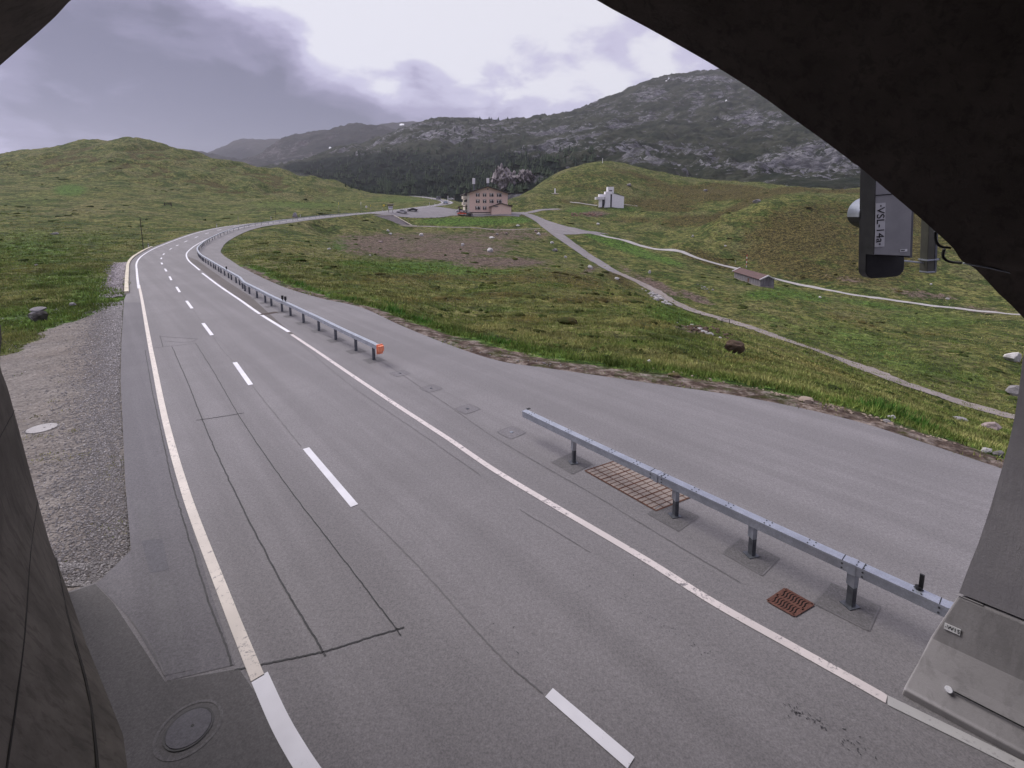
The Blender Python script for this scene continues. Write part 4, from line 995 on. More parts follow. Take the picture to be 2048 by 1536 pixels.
while s < Lf[-1]:
    plist.append(np.array([np.interp(s, Lf, P_all[:, k]) for k in range(3)])); s += step; step = min(3.0, step * 1.012)
proto = None
for k, q in enumerate(plist):
    i = int(np.argmin(np.linalg.norm(PF[:, :2] - q[:2], axis=1))); rz = math.atan2(TF[i, 1], TF[i, 0]); c = np.array([PF[i, 0], PF[i, 1], PF[i, 2]]) if k > 0 else q
    if proto is None:
        proto = pm.build('post', M_STEELD, fr); o = proto
    else:
        o = proto.copy(); COL.objects.link(o)
    o.location = c - PF[0]; o.rotation_euler = (0, 0, rz - .9)
    if k < 10: pad(c, rz, PF[0], fr, .33)
M_ORANGE = simple('orange_reflective', (.88, .30, .17), (.80, .24, .13), 6, .45)
# orange end: lipped cap and rounded nose
mb = MB(); e = g(757, 697, .66) - PF[0]; tdir = -TF[0]; nrm = np.array([-tdir[1], tdir[0]])
e0 = np.array([0.0, 0.0]) 
mb.box((e0[0] + tdir[0] * .02, e0[1] + tdir[1] * .02, .62), (.05, .26, .40), math.atan2(tdir[1], tdir[0]))
nose = []
for a in np.linspace(-1.45, 1.45, 9): nose.append((e0[0] + tdir[0] * (.10 + .16 * math.cos(a)) + nrm[0] * .13 * math.sin(a), e0[1] + tdir[1] * (.10 + .16 * math.cos(a)) + nrm[1] * .13 * math.sin(a)))
mb.prism([(x, y, .56) for x, y in nose], (0, 0, 0), (0, 0, .23))
mb.build('end_piece', M_ORANGE, fr, bevel=.015)
for (px, py) in ((565, 600), (571, 602), (439.5, 538)):
    q = g(px, py, .76) if py > 560 else None
    if q is None: q = g(px, py, .8)
    i = int(np.argmin(np.linalg.norm(PF[:, :2] - q[:2], axis=1))); c = (PF[i] if py < 560 else np.array([q[0], q[1], 0])) - PF[0]
    mb = MB(); mb.box((c[0], c[1], .80 + (PF[0][2] * 0)), (.05, .05, .10)); mb.box((c[0], c[1], .93), (.13, .06, .22)); mb.build('reflector', M_BLACK, fr, bevel=.01)
# sockets of removed posts between the two rails
for (px, py), lb in zip([(800,747),(862,777),(935,818),(1023,865)], ['small square socket patch in the asphalt closest to the orange rail end', 'square socket patch second in line from the orange rail end', 'square socket patch third in line from the orange rail end', 'square socket patch with metal stub nearest the short guardrail']):
    q = g(px, py); rz = math.atan2(-.74, .67); so = empty('post_socket', q, rz, lb, 'socket', 'empty post sockets between the two guardrails')
    V = []; 
    for a in range(16):
        t_ = 2 * math.pi * a / 16; r = .30 / max(abs(math.cos(t_)), abs(math.sin(t_))) ** .8; V.append((r * math.cos(t_), r * math.sin(t_), .006))
    up(mesh_obj('patch', V, [tuple(range(16))], asphalt('socket_asphalt', (.185, .175, .188), (.165, .155, .165), .4), so))
    mb = MB()
    for a in range(16):
        p, q2 = np.array(V[a]), np.array(V[(a + 1) % 16]); mb.add([p * [.95, .95, 1] + (0, 0, .002), q2 * [.95, .95, 1] + (0, 0, .002), q2 * [1.03, 1.03, 1] + (0, 0, .002), p * [1.03, 1.03, 1] + (0, 0, .002)], [(0, 1, 2, 3)])
    up(mb.build('joint', M_SEAL2, so))
    mb = MB(); mb.box((0, 0, .012), (.09, .07, .012)); mb.box((.0, 0, .02), (.05, .02, .02)); mb.build('stub', M_STEEL if px == 1023 else M_STEELD, so)

# ------------------------------------------------------------------ covers, gratings
gc = [g(1170,942), g(1250,916), g(1388,992), g(1312,1022)]
cc = np.mean(gc, axis=0)
grt = empty('cable_pit_cover', cc, 0, 'tan tiled pit cover with a rusty grid lying under the short guardrail', 'pit cover')
M_TAN = simple('tan_concrete_tile', (.30, .25, .225), (.25, .21, .19), 5, .9, local=False, bump=.2, fine=30)
up(flat_poly('tiles', [p - cc + np.array([0, 0, .007]) for p in gc], M_TAN, None, grt))
M_RUST = simple('rusted_iron', (.085, .040, .028), (.13, .062, .042), 14, .85, bump=.3, fine=50)
mb = MB()
def lerp(a, b, t): return a + (b - a) * t
for i in range(17):
    t_ = i / 16; a, b = lerp(gc[0], gc[3], t_) - cc, lerp(gc[1], gc[2], t_) - cc; d = (b - a)[:2]; d = d / np.linalg.norm(d); w = .010 if i % 4 else .019; nn = np.array([-d[1], d[0], 0]) * w
    z = np.array([0, 0, .010]); mb.add([a - nn + z, b - nn + z, b + nn + z, a + nn + z], [(0, 1, 2, 3)])
for j in range(6):
    t_ = j / 5; a, b = lerp(gc[0], gc[1], t_) - cc, lerp(gc[3], gc[2], t_) - cc; d = (b - a)[:2]; d = d / np.linalg.norm(d); w = .009 if 0 < j < 5 else .02; nn = np.array([-d[1], d[0], 0]) * w
    z = np.array([0, 0, .0125]); mb.add([a - nn + z, b - nn + z, b + nn + z, a + nn + z], [(0, 1, 2, 3)])
up(mb.build('grid', M_RUST, grt))
# rusty drain with wavy slots
dc = [g(1535,1203), g(1571,1179), g(1626,1210), g(1588,1233)]; c = np.mean(dc, axis=0)
dr = empty('drain_grate', c, 0, 'rusty red drain grate with wavy slots beside the short guardrail', 'drain')
up(flat_poly('pit', [p - c + np.array([0, 0, .006]) for p in dc], simple('drain_dark', (.012, .009, .008), None, 4, .9), None, dr))
M_RUST2 = simple('red_rust', (.15, .068, .052), (.10, .045, .036), 18, .85, bump=.4, fine=60)
mb = MB()
for i in range(9):
    for half in (0, 1):
        A_, B_ = (0.04, .47) if half == 0 else (.53, .96); pts = []
        for s in range(9):
            v = A_ + (B_ - A_) * s / 8; w = .0 + .035 * math.sin(2 * math.pi * (s / 8)); u_ = .06 + .11 * i + w
            pts.append(lerp(lerp(dc[0], dc[3], u_), lerp(dc[1], dc[2], u_), v) - c + np.array([0, 0, .014]))
        P = np.array(pts); L_, R_ = offset_line(P, .012), offset_line(P, -.012)
        mb.add(list(L_) + list(R_), [(k, k + 1, 9 + k + 1, 9 + k) for k in range(8)])
for (a, b) in ((dc[0], dc[1]), (dc[1], dc[2]), (dc[2], dc[3]), (dc[3], dc[0]), (lerp(dc[0], dc[1], .5), lerp(dc[3], dc[2], .5))):
    a, b = a - c, b - c; d = (b - a)[:2]; d = d / np.linalg.norm(d); nn = np.array([-d[1], d[0], 0]) * .022; z = np.array([0, 0, .017]); mb.add([a - nn + z, b - nn + z, b + nn + z, a + nn + z], [(0, 1, 2, 3)])
up(mb.build('grate_bars', M_RUST2, dr))
dc2 = g(537, 627); mb = MB(); mb.box((0, 0, .004), (1.0, .45, .012), .9); d2 = mb.build('drain_grate', simple('dark_rust', (.07, .05, .045), (.05, .038, .035), 8, .85), None, loc=dc2); tag(d2, 'dark flat drain grate in the gutter under the long guardrail', 'drain')
def manhole(px, py, r, label, mat, ringmat, inset=True):
    q = g(px, py); o = empty('manhole_cover', q + np.array([0, 0, .004]), 0, label, 'manhole cover')
    n = 40
    mb = MB(); mb.cyl((0, 0, .002), (0, 0, .014), r * .9, None, n); mb.build('lid', mat, o)
    V = []; F = []
    for k in range(n):
        a = 2 * math.pi * k / n; V += [(r * .92 * math.cos(a), r * .92 * math.sin(a), .010), (r * 1.0 * math.cos(a), r * 1.0 * math.sin(a), .010)]
    for k in range(n): F.append((2 * k, 2 * k + 1, (2 * k + 3) % (2 * n), (2 * k + 2) % (2 * n)))
    up(mesh_obj('ring', V, F, ringmat, o))
    mb = MB(); mb.cyl((r * .1, r * .1, .012), (r * .1, r * .1, .0165), r * .07, None, 10); mb.build('lift_hole', M_INK, o); return o
manhole(84, 857, .36, 'pale round manhole cover in the gravel by the dark wall', simple('pale_concrete', (.42, .40, .40), (.36, .34, .34), 6, .9, fine=30), simple('gap_dark', (.12, .11, .11), None, 3, .9))
mh = manhole(378, 1458, .25, 'dark round manhole cover in the floor inside the gallery', M_WET, M_SEAL)
V = []; n = 40
for k in range(n):
    a = 2 * math.pi * k / n; V += [(.31 * math.cos(a), .31 * math.sin(a), .005), (.345 * math.cos(a), .345 * math.sin(a), .005)]
up(mesh_obj('patch_ring', V, [(2 * k, 2 * k + 1, (2 * k + 3) % (2 * n), (2 * k + 2) % (2 * n)) for k in range(n)], M_PATCH, mh))
manhole(413, 495.5, .62, 'small dark manhole cover in the lane beyond the rail bend', M_PATCH, M_SEAL2)
# ------------------------------------------------------------------ hotel
M_STUCCO = simple('pink_stucco', (.82, .61, .51), (.76, .565, .47), 1.5, .9, bump=.15, fine=18)
M_CREAM = simple('cream_render', (.66, .60, .50), (.58, .52, .44), 2, .85)
M_ROOF = simple('brown_roof', (.115, .095, .098), (.085, .070, .072), 2.5, .75, bump=.3, fine=8)
M_EAVE = simple('dark_eave', (.045, .030, .030), (.03, .022, .022), 4, .8)
M_GLASS = simple('dark_window_glass', (.018, .016, .020), (.03, .026, .03), 3, .2, spec=.5)
M_WOOD = simple('brown_window_wood', (.12, .065, .05), (.09, .05, .04), 8, .7)
M_CURT = simple('white_curtain', (.72, .68, .64), (.6, .56, .52), 6, .9)
M_WHITE = simple('white_paint', (.72, .70, .72), (.64, .62, .64), 2, .6)
M_WHITEWALL = simple('white_lime_wall', (.84, .82, .85), (.78, .76, .79), .8, .85)
hb = at(975.5, 427.2, 212); hot = empty('hotel', hb, math.radians(11), 'pinkish four storey hotel with brown gabled roof at the end of the parking area', 'hotel')
HW, HD, HE, HA = 17.6, 20.0, 8.6, 11.4
mb = MB(); mb.prism([(-HW/2, 0, -.6), (HW/2, 0, -.6), (HW/2, 0, HE), (0, 0, HA), (-HW/2, 0, HE)], (0, 0, 0), (0, HD, 0)); mb.build('wall', M_STUCCO, hot)
mb = MB(); mb.box((-HW/2 - .02, HD/2 - .01, HE/2), (.06, HD - .04, HE - .1)); mb.box((-HW/2 + .45, -.015, HE/2 + .3), (.9, .05, HE - .4)); mb.build('corner_render', M_CREAM, hot)
mb = MB(); mb.box((-1.2, -.03, .45), (HW - 4, .08, .35)); mb.build('base_band', M_EAVE, hot)
mb = MB(); mb.box((-1.2, -.02, -.1), (HW - 4, .07, .7)); mb.build('plinth', M_CREAM, hot)
sl_p = (HA - HE) / (HW / 2); ov = 1.15
mb = MB()
for s in (-1, 1):
    xe = s * (HW / 2 + ov); ze = HE - ov * sl_p + .05
    q = [(0, -1.3, HA + .05), (xe, -1.3, ze), (xe, HD + 1, ze), (0, HD + 1, HA + .05)]
    mb.prism(q if s > 0 else q[::-1], (0, 0, 0), (0, 0, .30))
roof = mb.build('roof', M_ROOF, hot)
mb = MB()
for s in (-1, 1):
    xe = s * (HW / 2 + ov); ze = HE - ov * sl_p + .05
    mb.prism([(0, -1.34, HA - .12), (xe, -1.34, ze - .16), (xe, -1.34, ze + .22), (0, -1.34, HA + .26)], (0, 0, 0), (0, .05, 0))
mb.build('fascia', M_EAVE, roof)
for cx_, cy_, zt_, hh in ((-5.4, 4.5, 15.3, 2.5), (.9, 5.0, 15.5, 2.2)):
    mb = MB(); mb.box((cx_, cy_, zt_ - hh / 2), (1.05, 1.0, hh)); ch = mb.build('chimney', M_WHITE, roof)
    zr = HA - abs(cx_) * sl_p; mb = MB(); mb.box((cx_, cy_, (zr + zt_ - hh) / 2), (.5, .5, zt_ - hh - zr + .2)); mb.build('flue', M_STEELD, ch)
def window(w_, h_, x, z, parent, leaf=2):
    mb = MB(); mb.box((0, 0, 0), (w_, .10, h_)); o = mb.build('window', M_GLASS, parent, loc=(x, -.03, z))
    mb = MB(); n = leaf
    for k in range(n + 1): mb.box((-w_/2 + w_ * k / n, -.07, 0), (.08, .06, h_))
    mb.box((0, -.07, h_/2), (w_ + .1, .06, .08)); mb.box((0, -.07, -h_/2), (w_ + .16, .1, .08)); mb.build('frame', M_WOOD, o)
    mb = MB()
    for k in range(n):
        x0 = -w_/2 + w_ * k / n + .05; x1 = x0 + w_ / n - .1; s = 1 if k % 2 else -1
        if s < 0: mb.add([(x0, -.058, h_/2 - .05), (x1, -.058, h_/2 - .05), (x1 - .05, -.058, -.05), (x1 - (x1-x0) * .35, -.058, -h_/2 + .05), (x1, -.058, -h_/2 + .05)], [(0, 2, 1), (1, 2, 4), (2, 3, 4)])
        else: mb.add([(x0, -.058, h_/2 - .05), (x1, -.058, h_/2 - .05), (x0 + .05, -.058, -.05), (x0 + (x1-x0) * .35, -.058, -h_/2 + .05), (x0, -.058, -h_/2 + .05)], [(0, 1, 2), (0, 2, 4), (2, 3, 4)])
    mb.build('curtain', M_CURT, o); return o
for ri, z in enumerate((8.0, 5.3, 2.45)):
    for ci, (fx, w_, lf) in enumerate(((.256, 1.5, 2), (.424, 1.4, 2), (.60, 1.8, 3), (.79, 2.1, 3))):
        if ri == 2 and ci > 1: continue
        if ri == 2 and ci == 0: w_, lf = 2.1, 3
        window(w_, 1.45, -HW/2 + fx * HW, z, hot, lf)
mb = MB(); mb.cyl((.1, -.05, 10.45), (.1, .05, 10.45), .28, None, 10); mb.build('gable_vent', M_GLASS, hot)
# annex
ax0, ax1, apx = -HW/2 + .57 * HW, -HW/2 + 1.05 * HW, -HW/2 + .80 * HW
mb = MB(); mb.prism([(ax0, -3.6, -.5), (ax1, -3.6, -.5), (ax1, -3.6, 2.9), (apx, -3.6, 4.2), (ax0, -3.6, 2.9)], (0, 0, 0), (0, 3.55, 0)); an = mb.build('annex_wall', M_STUCCO, hot)
mb = MB()
for xe, ze in ((ax0 - .7, 2.72), (ax1 + .7, 2.72)):
    q = [(apx, -4.2, 4.3), (xe, -4.2, ze), (xe, -.08, ze), (apx, -.08, 4.3)]; mb.prism(q if xe > apx else q[::-1], (0, 0, 0), (0, 0, .24))
mb.build('annex_roof', M_EAVE, an)
mb = MB(); mb.box((apx - 2.1, -3.63, 3.0), (1.6, .06, .34)); mb.build('annex_vent', M_STEELD, an)
mb = MB(); mb.box(((ax0 + ax1) / 2, -3.64, -.15), (ax1 - ax0, .07, .12)); mb.build('annex_sill', M_CREAM, an)
mb = MB(); mb.box((HW/2 + 1.1, 6, 1.6), (2.2, 5, 3.4)); pr_ = mb.build('side_porch', M_CREAM, hot)
mb = MB(); mb.box((HW/2 + 1.3, 6, 3.6), (3.4, 6, .35)); mb.build('porch_roof', M_EAVE, pr_)
# balconies on the left flank
for z in (4.3, 6.9):
    mb = MB(); mb.box((-HW/2 - .9, 4.0, z), (1.7, 7.0, 1.25)); b_ = mb.build('balcony', M_CREAM, hot)
    mb = MB(); mb.box((-HW/2 - .5, 4.0, z + 1.15), (.8, 6.6, .9)); mb.build('balcony_glass', M_GLASS, b_)
mb = MB(); mb.box((-HW/2 - 1.7, 4.5, 3.05), (3.4, 9.0, .22)); tr = mb.build('terrace_roof', M_EAVE, hot)
mb = MB()
for y in (.3, 3, 6, 8.6): mb.box((-HW/2 - 3.2, y, 1.5), (.18, .18, 3.0))
mb.build('terrace_posts', M_WOOD, tr)
mb = MB(); mb.box((-HW/2 - .1, 4.5, 1.6), (.1, 8.6, 2.4)); mb.build('terrace_glazing', M_GLASS, hot)

# ------------------------------------------------------------------ white chapel on the slope
cb = at(1225, 413.2, 265); ch = empty('chapel', cb, 0, 'white modern chapel with stepped tower standing alone on the green slope', 'chapel')
def xb(a, b, c, d, y0, y1, name, mat, par=ch): mb = MB(); mb.box(((a + b) / 2, (y0 + y1) / 2, (c + d) / 2), (b - a, y1 - y0, d - c)); return mb.build(name, mat, par)
mb = MB(); mb.prism([(-.4, 0, -1.0), (6.1, 0, -1.0), (6.1, 0, 5.4), (-.4, 0, 7.2)], (0, 0, 0), (0, 9, 0)); nv_ = mb.build('nave', M_WHITEWALL, ch)
mb = MB(); mb.prism([(-.5, -.12, 7.22), (6.25, -.12, 5.42), (6.25, -.12, 5.56), (-.5, -.12, 7.36)], (0, 0, 0), (0, 9.3, 0)); mb.build('nave_roof', M_EAVE, ch)
xb(-1.25, -.42, -.8, 7.1, .15, 5, 'recess', M_INK)
mb = MB(); mb.prism([(-4.6, -.25, -1), (-1.3, -.25, -1), (-1.3, -.25, 8.0), (-4.1, -.25, 8.0), (-4.1, -.25, 2)], (0, 0, 0), (0, 4, 0)); tw = mb.build('tower', M_WHITEWALL, ch)
xb(-2.9, .5, 6.6, 10.5, -.05, 3.4, 'tower_top', M_WHITEWALL, tw); xb(-2.0, -.4, 8.15, 8.75, -.07, .02, 'bell_opening', M_GLASS, tw)
xb(-7.4, -4.15, 5.1, 6.6, 0, 3, 'upper_annex', M_WHITEWALL); xb(-7.0, -4.12, 0, 5.1, .5, 3, 'entrance', M_GLASS); xb(-9.3, -4.7, 3.75, 5.1, -1.8, 2.5, 'canopy', M_WHITE); xb(-7.5, -5.9, -.3, 3.72, -1.2, .3, 'canopy_pier', M_WHITEWALL)

# ------------------------------------------------------------------ long low hut beside the track
P0 = at(1520.3, 573, 120); P1 = at(1468, 555, 137); L_ = float(np.linalg.norm((P1 - P0)[:2])); ang = math.atan2(P1[1] - P0[1], P1[0] - P0[0])
hut = empty('hut', P0, ang, 'long low weathered hut with red-brown roof and white gable boards below the track', 'hut')
m, t = new_mat('weathered_planks'); p = pos(t, True); wv = t.n('ShaderNodeMapping', {}, Vector=p, Scale=(2.6, 2.6, .12)).outputs[0]; n1 = t.noise(wv, 1.4, 3, .6); n2 = t.noise(p, 1.5, 4, .6)
finish(t, t.mix(t.mapr(n1, .4, .6), (.105, .095, .11), t.mix(t.mapr(n2, .4, .6), (.25, .235, .26), (.20, .185, .20))), .9, n1, .6, .05)
M_PLANK = m; M_REDROOF = simple('red_brown_roof', (.135, .082, .078), (.105, .066, .066), 1.2, .8, bump=.3, fine=6)
HWd, Hh, Hr = 3.3, 1.9, .85
mb = MB(); mb.prism([(0, 0, -.6), (0, -HWd, -.6), (0, -HWd, Hh), (0, -HWd/2, Hh + Hr), (0, 0, Hh)], (0, 0, 0), (L_, 0, 0)); mb.build('plank_wall', M_PLANK, hut)
mb = MB()
for s in (-1, 1):
    ye = -HWd/2 + s * (HWd/2 + .35); ze = Hh - .18; q = [(-.4, -HWd/2, Hh + Hr + .03), (-.4, ye, ze), (L_ + .4, ye, ze), (L_ + .4, -HWd/2, Hh + Hr + .03)]
    mb.prism(q if s > 0 else q[::-1], (0, 0, 0), (0, 0, .10))
rf = mb.build('roof', M_REDROOF, hut)
for xx in (-.46, L_ + .42):
    mb = MB()
    for s in (-1, 1):
        ye = -HWd/2 + s * (HWd/2 + .4); q = [(xx, -HWd/2, Hh + Hr - .1), (xx, ye, Hh - .3), (xx, ye, Hh + .0), (xx, -HWd/2, Hh + Hr + .22)]; mb.prism(q if s > 0 else q[::-1], (0, 0, 0), (.05, 0, 0))
        q = [(xx - .05, -HWd/2, Hh + Hr + .15), (xx - .05, ye, Hh - .08), (xx + .28, ye, Hh - .08), (xx + .28, -HWd/2, Hh + Hr + .15)]; mb.prism(q if s > 0 else q[::-1], (0, 0, 0), (0, 0, .05))
    mb.build('gable_board', M_WHITE, rf)
mb = MB(); mb.box((L_ * .42, .02, .55), (.9, .07, 1.2)); mb.build('door', M_WOOD, hut)
mb = MB(); mb.box((L_/2, .03, -.25), (L_, .1, .7)); mb.box((-.03, -HWd/2, -.25), (.1, HWd, .7)); mb.build('stone_plinth', M_DIRT, hut)

# ------------------------------------------------------------------ retaining wall and kerb
TL, TR, BR, BL = at(733, 431.2, 186), at(787, 430.8, 190), at(823, 451.5, 185), at(732, 449.5, 183)
M_STONEWALL = simple('old_retaining_concrete', (.17, .150, .160), (.125, .112, .118), .8, .95, bump=.5, fine=2.5)
rwl = empty('retaining_wall', BL, 0, 'grey sloping retaining wall carrying the parking area beside the bend', 'retaining wall')
def slab(pts, th, name, mat, base, par):
    n = len(pts); V = [np.array(p) - base for p in pts] + [np.array(p) - base + np.array(th) for p in pts]
    mb = MB(); mb.add(V, [tuple(range(n)), tuple(range(2 * n - 1, n - 1, -1))] + [(i, (i + 1) % n, n + (i + 1) % n, n + i) for i in range(n)]); return mb.build(name, mat, par)
slab([BL - (0, 0, .5), BR - (0, 0, .5), BR, TR, TL], (0, .6, 0), 'wall_face', M_STONEWALL, BL, rwl)
slab([TL + (-.1, -.15, -.02), TR + (.1, -.15, -.02), TR + (.1, -.15, .22), TL + (-.1, -.15, .22)], (0, .9, 0), 'coping', M_CREAM, BL, rwl)
slab([TR + (0, -.12, -.1), BR + (.4, -.12, -.15), BR + (.4, -.12, .15), TR + (0, -.12, .2)], (0, .8, 0), 'sloping_coping', M_CREAM, BL, rwl)
slab([BL + (-.2, -.3, -.4), BR + (2, -.3, -.4), BR + (2, -.3, .2), BL + (-.2, -.3, .25)], (0, .28, 0), 'foot', M_CREAM, BL, rwl)
slab([BL + (0, -.02, -.5), TL + (0, -.02, 0), TL + (-1.5, 3, 0), BL + (-2.0, 3, -.5)], (.3, .3, 0), 'return_face', M_CREAM, BL, rwl)
ki = [i for i in range(len(CEN)) if i >= i_s0 - 3 and CEN[i, 1] < 84]
KA, KB = offset_line(CEN, 3.08)[ki], offset_line(CEN, 3.34)[ki]
n = len(ki); b0 = KA[0].copy(); V = []; 
for P, z in ((KA, 0.0), (KA, .17), (KB, .17), (KB, -.1)): V += [tuple(q - b0 + (0, 0, z)) for q in P]
F = [(r * n + i, r * n + i + 1, (r + 1) * n + i + 1, (r + 1) * n + i) for r in range(3) for i in range(n - 1)] + [(0, n, 2 * n, 3 * n), (n - 1, 4 * n - 1, 3 * n - 1, 2 * n - 1)]
m, t = new_mat('pale_kerb_stone'); p = pos(t); nn = t.noise(p, 1.3, 4, .6); finish(t, t.mix(t.mapr(nn, .4, .6), (.50, .45, .36), (.62, .56, .46)), .85)
ko = mesh_obj('kerb', V, F, m, None, False, b0); bm = bmesh.new(); bm.from_mesh(ko.data); bmesh.ops.recalc_face_normals(bm, faces=bm.faces); bm.to_mesh(ko.data); bm.free()
tag(ko, 'pale cream kerb edging the outside of the bend on the left', 'kerb')

# ------------------------------------------------------------------ vehicles
M_TYRE = simple('tyre_rubber', (.015, .015, .017), (.022, .022, .024), 6, .9)
M_RIM = simple('wheel_rim', (.35, .35, .37), (.28, .28, .3), 6, .4, .7)
def car(name, loc, rz, color, label, cat='car', L=4.3, W=1.75, Hb=1.48, van=False):
    o = empty(name, loc, rz, label, cat, None)
    mt = simple('car_paint', color, tuple(c * .85 for c in color), 1, .3, .2, spec=.5)
    if van: side = [(-L/2, .35), (-L/2, 1.95), (-L/2 + .15, 2.2), (L/2 - 1.1, 2.2), (L/2 - .35, 1.25), (L/2, 1.05), (L/2, .35)]
    else: side = [(-L/2, .34), (-L/2 + .02, .82), (-L/2 + .12, .96), (-L/2 + .75, 1.0), (-L/2 + 1.25, Hb - .04), (L/2 - 2.15, Hb), (L/2 - 1.3, .98), (L/2 - .25, .80), (L/2, .60), (L/2, .34)]
    V = []; n = len(side)
    for s in (-1, 1):
        for x, z in side: V.append((x, s * (W/2 - max(0, z - .9) * .22), z))
    F = [tuple(range(n)), tuple(range(2 * n - 1, n - 1, -1))] + [(i, n + i, n + (i + 1) % n, (i + 1) % n) for i in range(n)]
    b = mesh_obj('body', V, F, mt, o); bm = bmesh.new(); bm.from_mesh(b.data); bmesh.ops.recalc_face_normals(bm, faces=bm.faces); bm.to_mesh(b.data); bm.free()
    md = b.modifiers.new('bevel', 'BEVEL'); md.width = .07; md.segments = 2; md.limit_method = 'ANGLE'
    zb, zt2 = (1.3, 2.05) if van else (1.0, Hb - .10)
    for s in (-1, 1):
        x0, x1, x2, x3 = ((L/2 - 1.9, L/2 - 1.2, L/2 - .55, L/2 - 1.9) if van else (-L/2 + .95, -L/2 + 1.38, L/2 - 2.15, L/2 - 1.42))
        yb, yt = s * (W/2 - (zb - .9) * .22 + .012), s * (W/2 - (zt2 - .9) * .22 + .012)
        if van: q = [(x0, yb, zb), (x2, yb, zb), (x1, yt, zt2), (x0, yt, zt2)]
        else: q = [(x0, yb, zb), (x3, yb, zb), (x2, yt, zt2), (x1, yt, zt2)]
        mb = MB(); mb.add(q, [(0, 1, 2, 3) if s < 0 else (3, 2, 1, 0)]); mb.build('side_window', M_GLASS, o)
    if van: ws = [(L/2 - .33 + .02, 1.28), (L/2 - 1.05 + .02, 2.14)]; rs = [(-L/2 - .012, 1.25), (-L/2 - .012, 1.9)]
    else: ws = [(L/2 - 1.36 + .03, 1.02), (L/2 - 2.12 + .03, Hb - .05)]; rs = [(-L/2 + .76 - .03, 1.03), (-L/2 + 1.22 - .03, Hb - .08)]
    for nm, (a, b_) in (('windscreen', ws), ('rear_window', rs)):
        wa, wb_ = W/2 - (a[1] - .9) * .22 - .08, W/2 - (b_[1] - .9) * .22 - .08
        mb = MB(); mb.add([(a[0], -wa, a[1]), (a[0], wa, a[1]), (b_[0], wb_, b_[1]), (b_[0], -wb_, b_[1])], [(0, 1, 2, 3)]); mb.build(nm, M_GLASS, o)
    for x in (-L/2 + .78, L/2 - .82):
        for s in (-1, 1):
            mb = MB(); mb.cyl((0, -.10, 0), (0, .10, 0), .32, None, 14); wh = mb.build('wheel', M_TYRE, o, loc=(x, s * (W/2 - .08), .32))
            mb = MB(); mb.cyl((0, s * .09, 0), (0, s * .115, 0), .2, None, 10); mb.build('rim', M_RIM, wh)
    for s in (-1, 1):
        mb = MB(); mb.box((L/2 + .0, s * (W/2 - .3), .68), (.06, .34, .14)); mb.build('headlight', M_WHITE, o)
        mb = MB(); mb.box((-L/2 + .01, s * (W/2 - .25), .85), (.06, .26, .16)); mb.build('tail_light', simple('red_lens', (.35, .02, .02), None, 3, .3), o)
    return o
def park(px, py, Y, dz=.12):
    q = at(px, py, Y); q[2] = float(zt(q[0], q[1])) + dz; return q
car('parked_car', park(804, 423, 203), math.radians(172), (.42, .41, .42), 'silver car parked at the roadside next to a black car', 'car', 4.5)
car('parked_car', park(825, 421.5, 210), math.radians(174), (.02, .02, .026), 'black car parked in front of the silver one', 'car', 4.3, Hb=1.4)
car('parked_car', park(921.5, 424.5, 214), math.radians(10), (.74, .74, .78), 'white car standing behind the red one by the hotel corner', 'car', 4.5, Hb=1.55)
car('parked_car', park(924, 429.5, 205.5), math.radians(4), (.62, .10, .05), 'red car parked at the lawn edge near the hotel', 'car', 3.8)
car('parked_car', park(939, 428.5, 206.5), math.radians(80), (.025, .032, .03), 'dark car parked against the hotel front wall', 'car', 4.2)
car('van', park(877, 399.5, 322, .25), math.radians(-65), (.05, .05, .08), 'dark van driving over the crest of the road', 'van', 5.0, 2.0, van=True)
car('car', park(891.5, 409, 262, .2), math.radians(-70), (.10, .14, .22), 'blue grey car coming round the road beyond the parking', 'car', 4.2)
car('parked_car', park(902, 398.5, 330, .2), math.radians(160), (.72, .72, .74), 'white car far off between two pale posts by the road', 'car', 4.6)

# ------------------------------------------------------------------ posts, poles, signs
M_POLE = simple('grey_pole', (.30, .28, .28), (.24, .22, .22), 6, .7)
M_DARKW = simple('dark_wood', (.055, .042, .038), (.04, .032, .03), 8, .9)
M_RED = simple('red_paint', (.50, .06, .05), (.42, .05, .045), 5, .6)
M_YEL = simple('yellow_sign', (.70, .56, .10), (.62, .5, .09), 5, .5)
def ground_at(px, py, Y=None):
    if Y is None: return hit(px, py)
    q = at(px, py, Y); q[2] = float(zt(q[0], q[1])); return q
def pole(name, px, py, hpx, r, label, cat, mat, group=None, Y=None, mark=None):
    q = ground_at(px, py, Y); h = hpx * q[1] / FPX; o = empty(name, q, 0, label, cat, group)
    mb = MB(); mb.cyl((0, 0, -.2), (0, 0, h), r, r * .85, 7); mb.build('shaft', mat, o)
    if mark:
        mb = MB(); mb.cyl((0, 0, h * .70), (0, 0, h * .92), r * 1.25, None, 7); mb.build('marker_band', mark, o)
    return o
def delineator(px, py, hpx, label, Y=None, w=.16, group='white roadside delineator posts'):
    q = ground_at(px, py, Y); h = max(.8, hpx * q[1] / FPX); o = empty('delineator_post', q, 0, label, 'delineator', group)
    mb = MB(); mb.prism([(-w/2, -w * .35, -.1), (w/2, -w * .35, -.1), (0, w * .5, -.1)], (0, 0, 0), (0, 0, h + .1)); mb.build('post', M_WHITE, o)
    mb = MB(); mb.prism([(-w * .53, -w * .37, h * .72), (w * .53, -w * .37, h * .72), (0, w * .53, h * .72)], (0, 0, 0), (0, 0, h * .16)); mb.build('reflector_band', M_BLACK, o); return o
pole('snow_pole', 287, 501, 66, .055, 'tall thin wooden snow pole at the outside of the bend', 'snow pole', M_DARKW)
delineator(298, 497, 8, 'small white delineator at the foot of the tallest snow pole')
delineator(434, 455, 7, 'white delineator on the left verge where the road straightens')
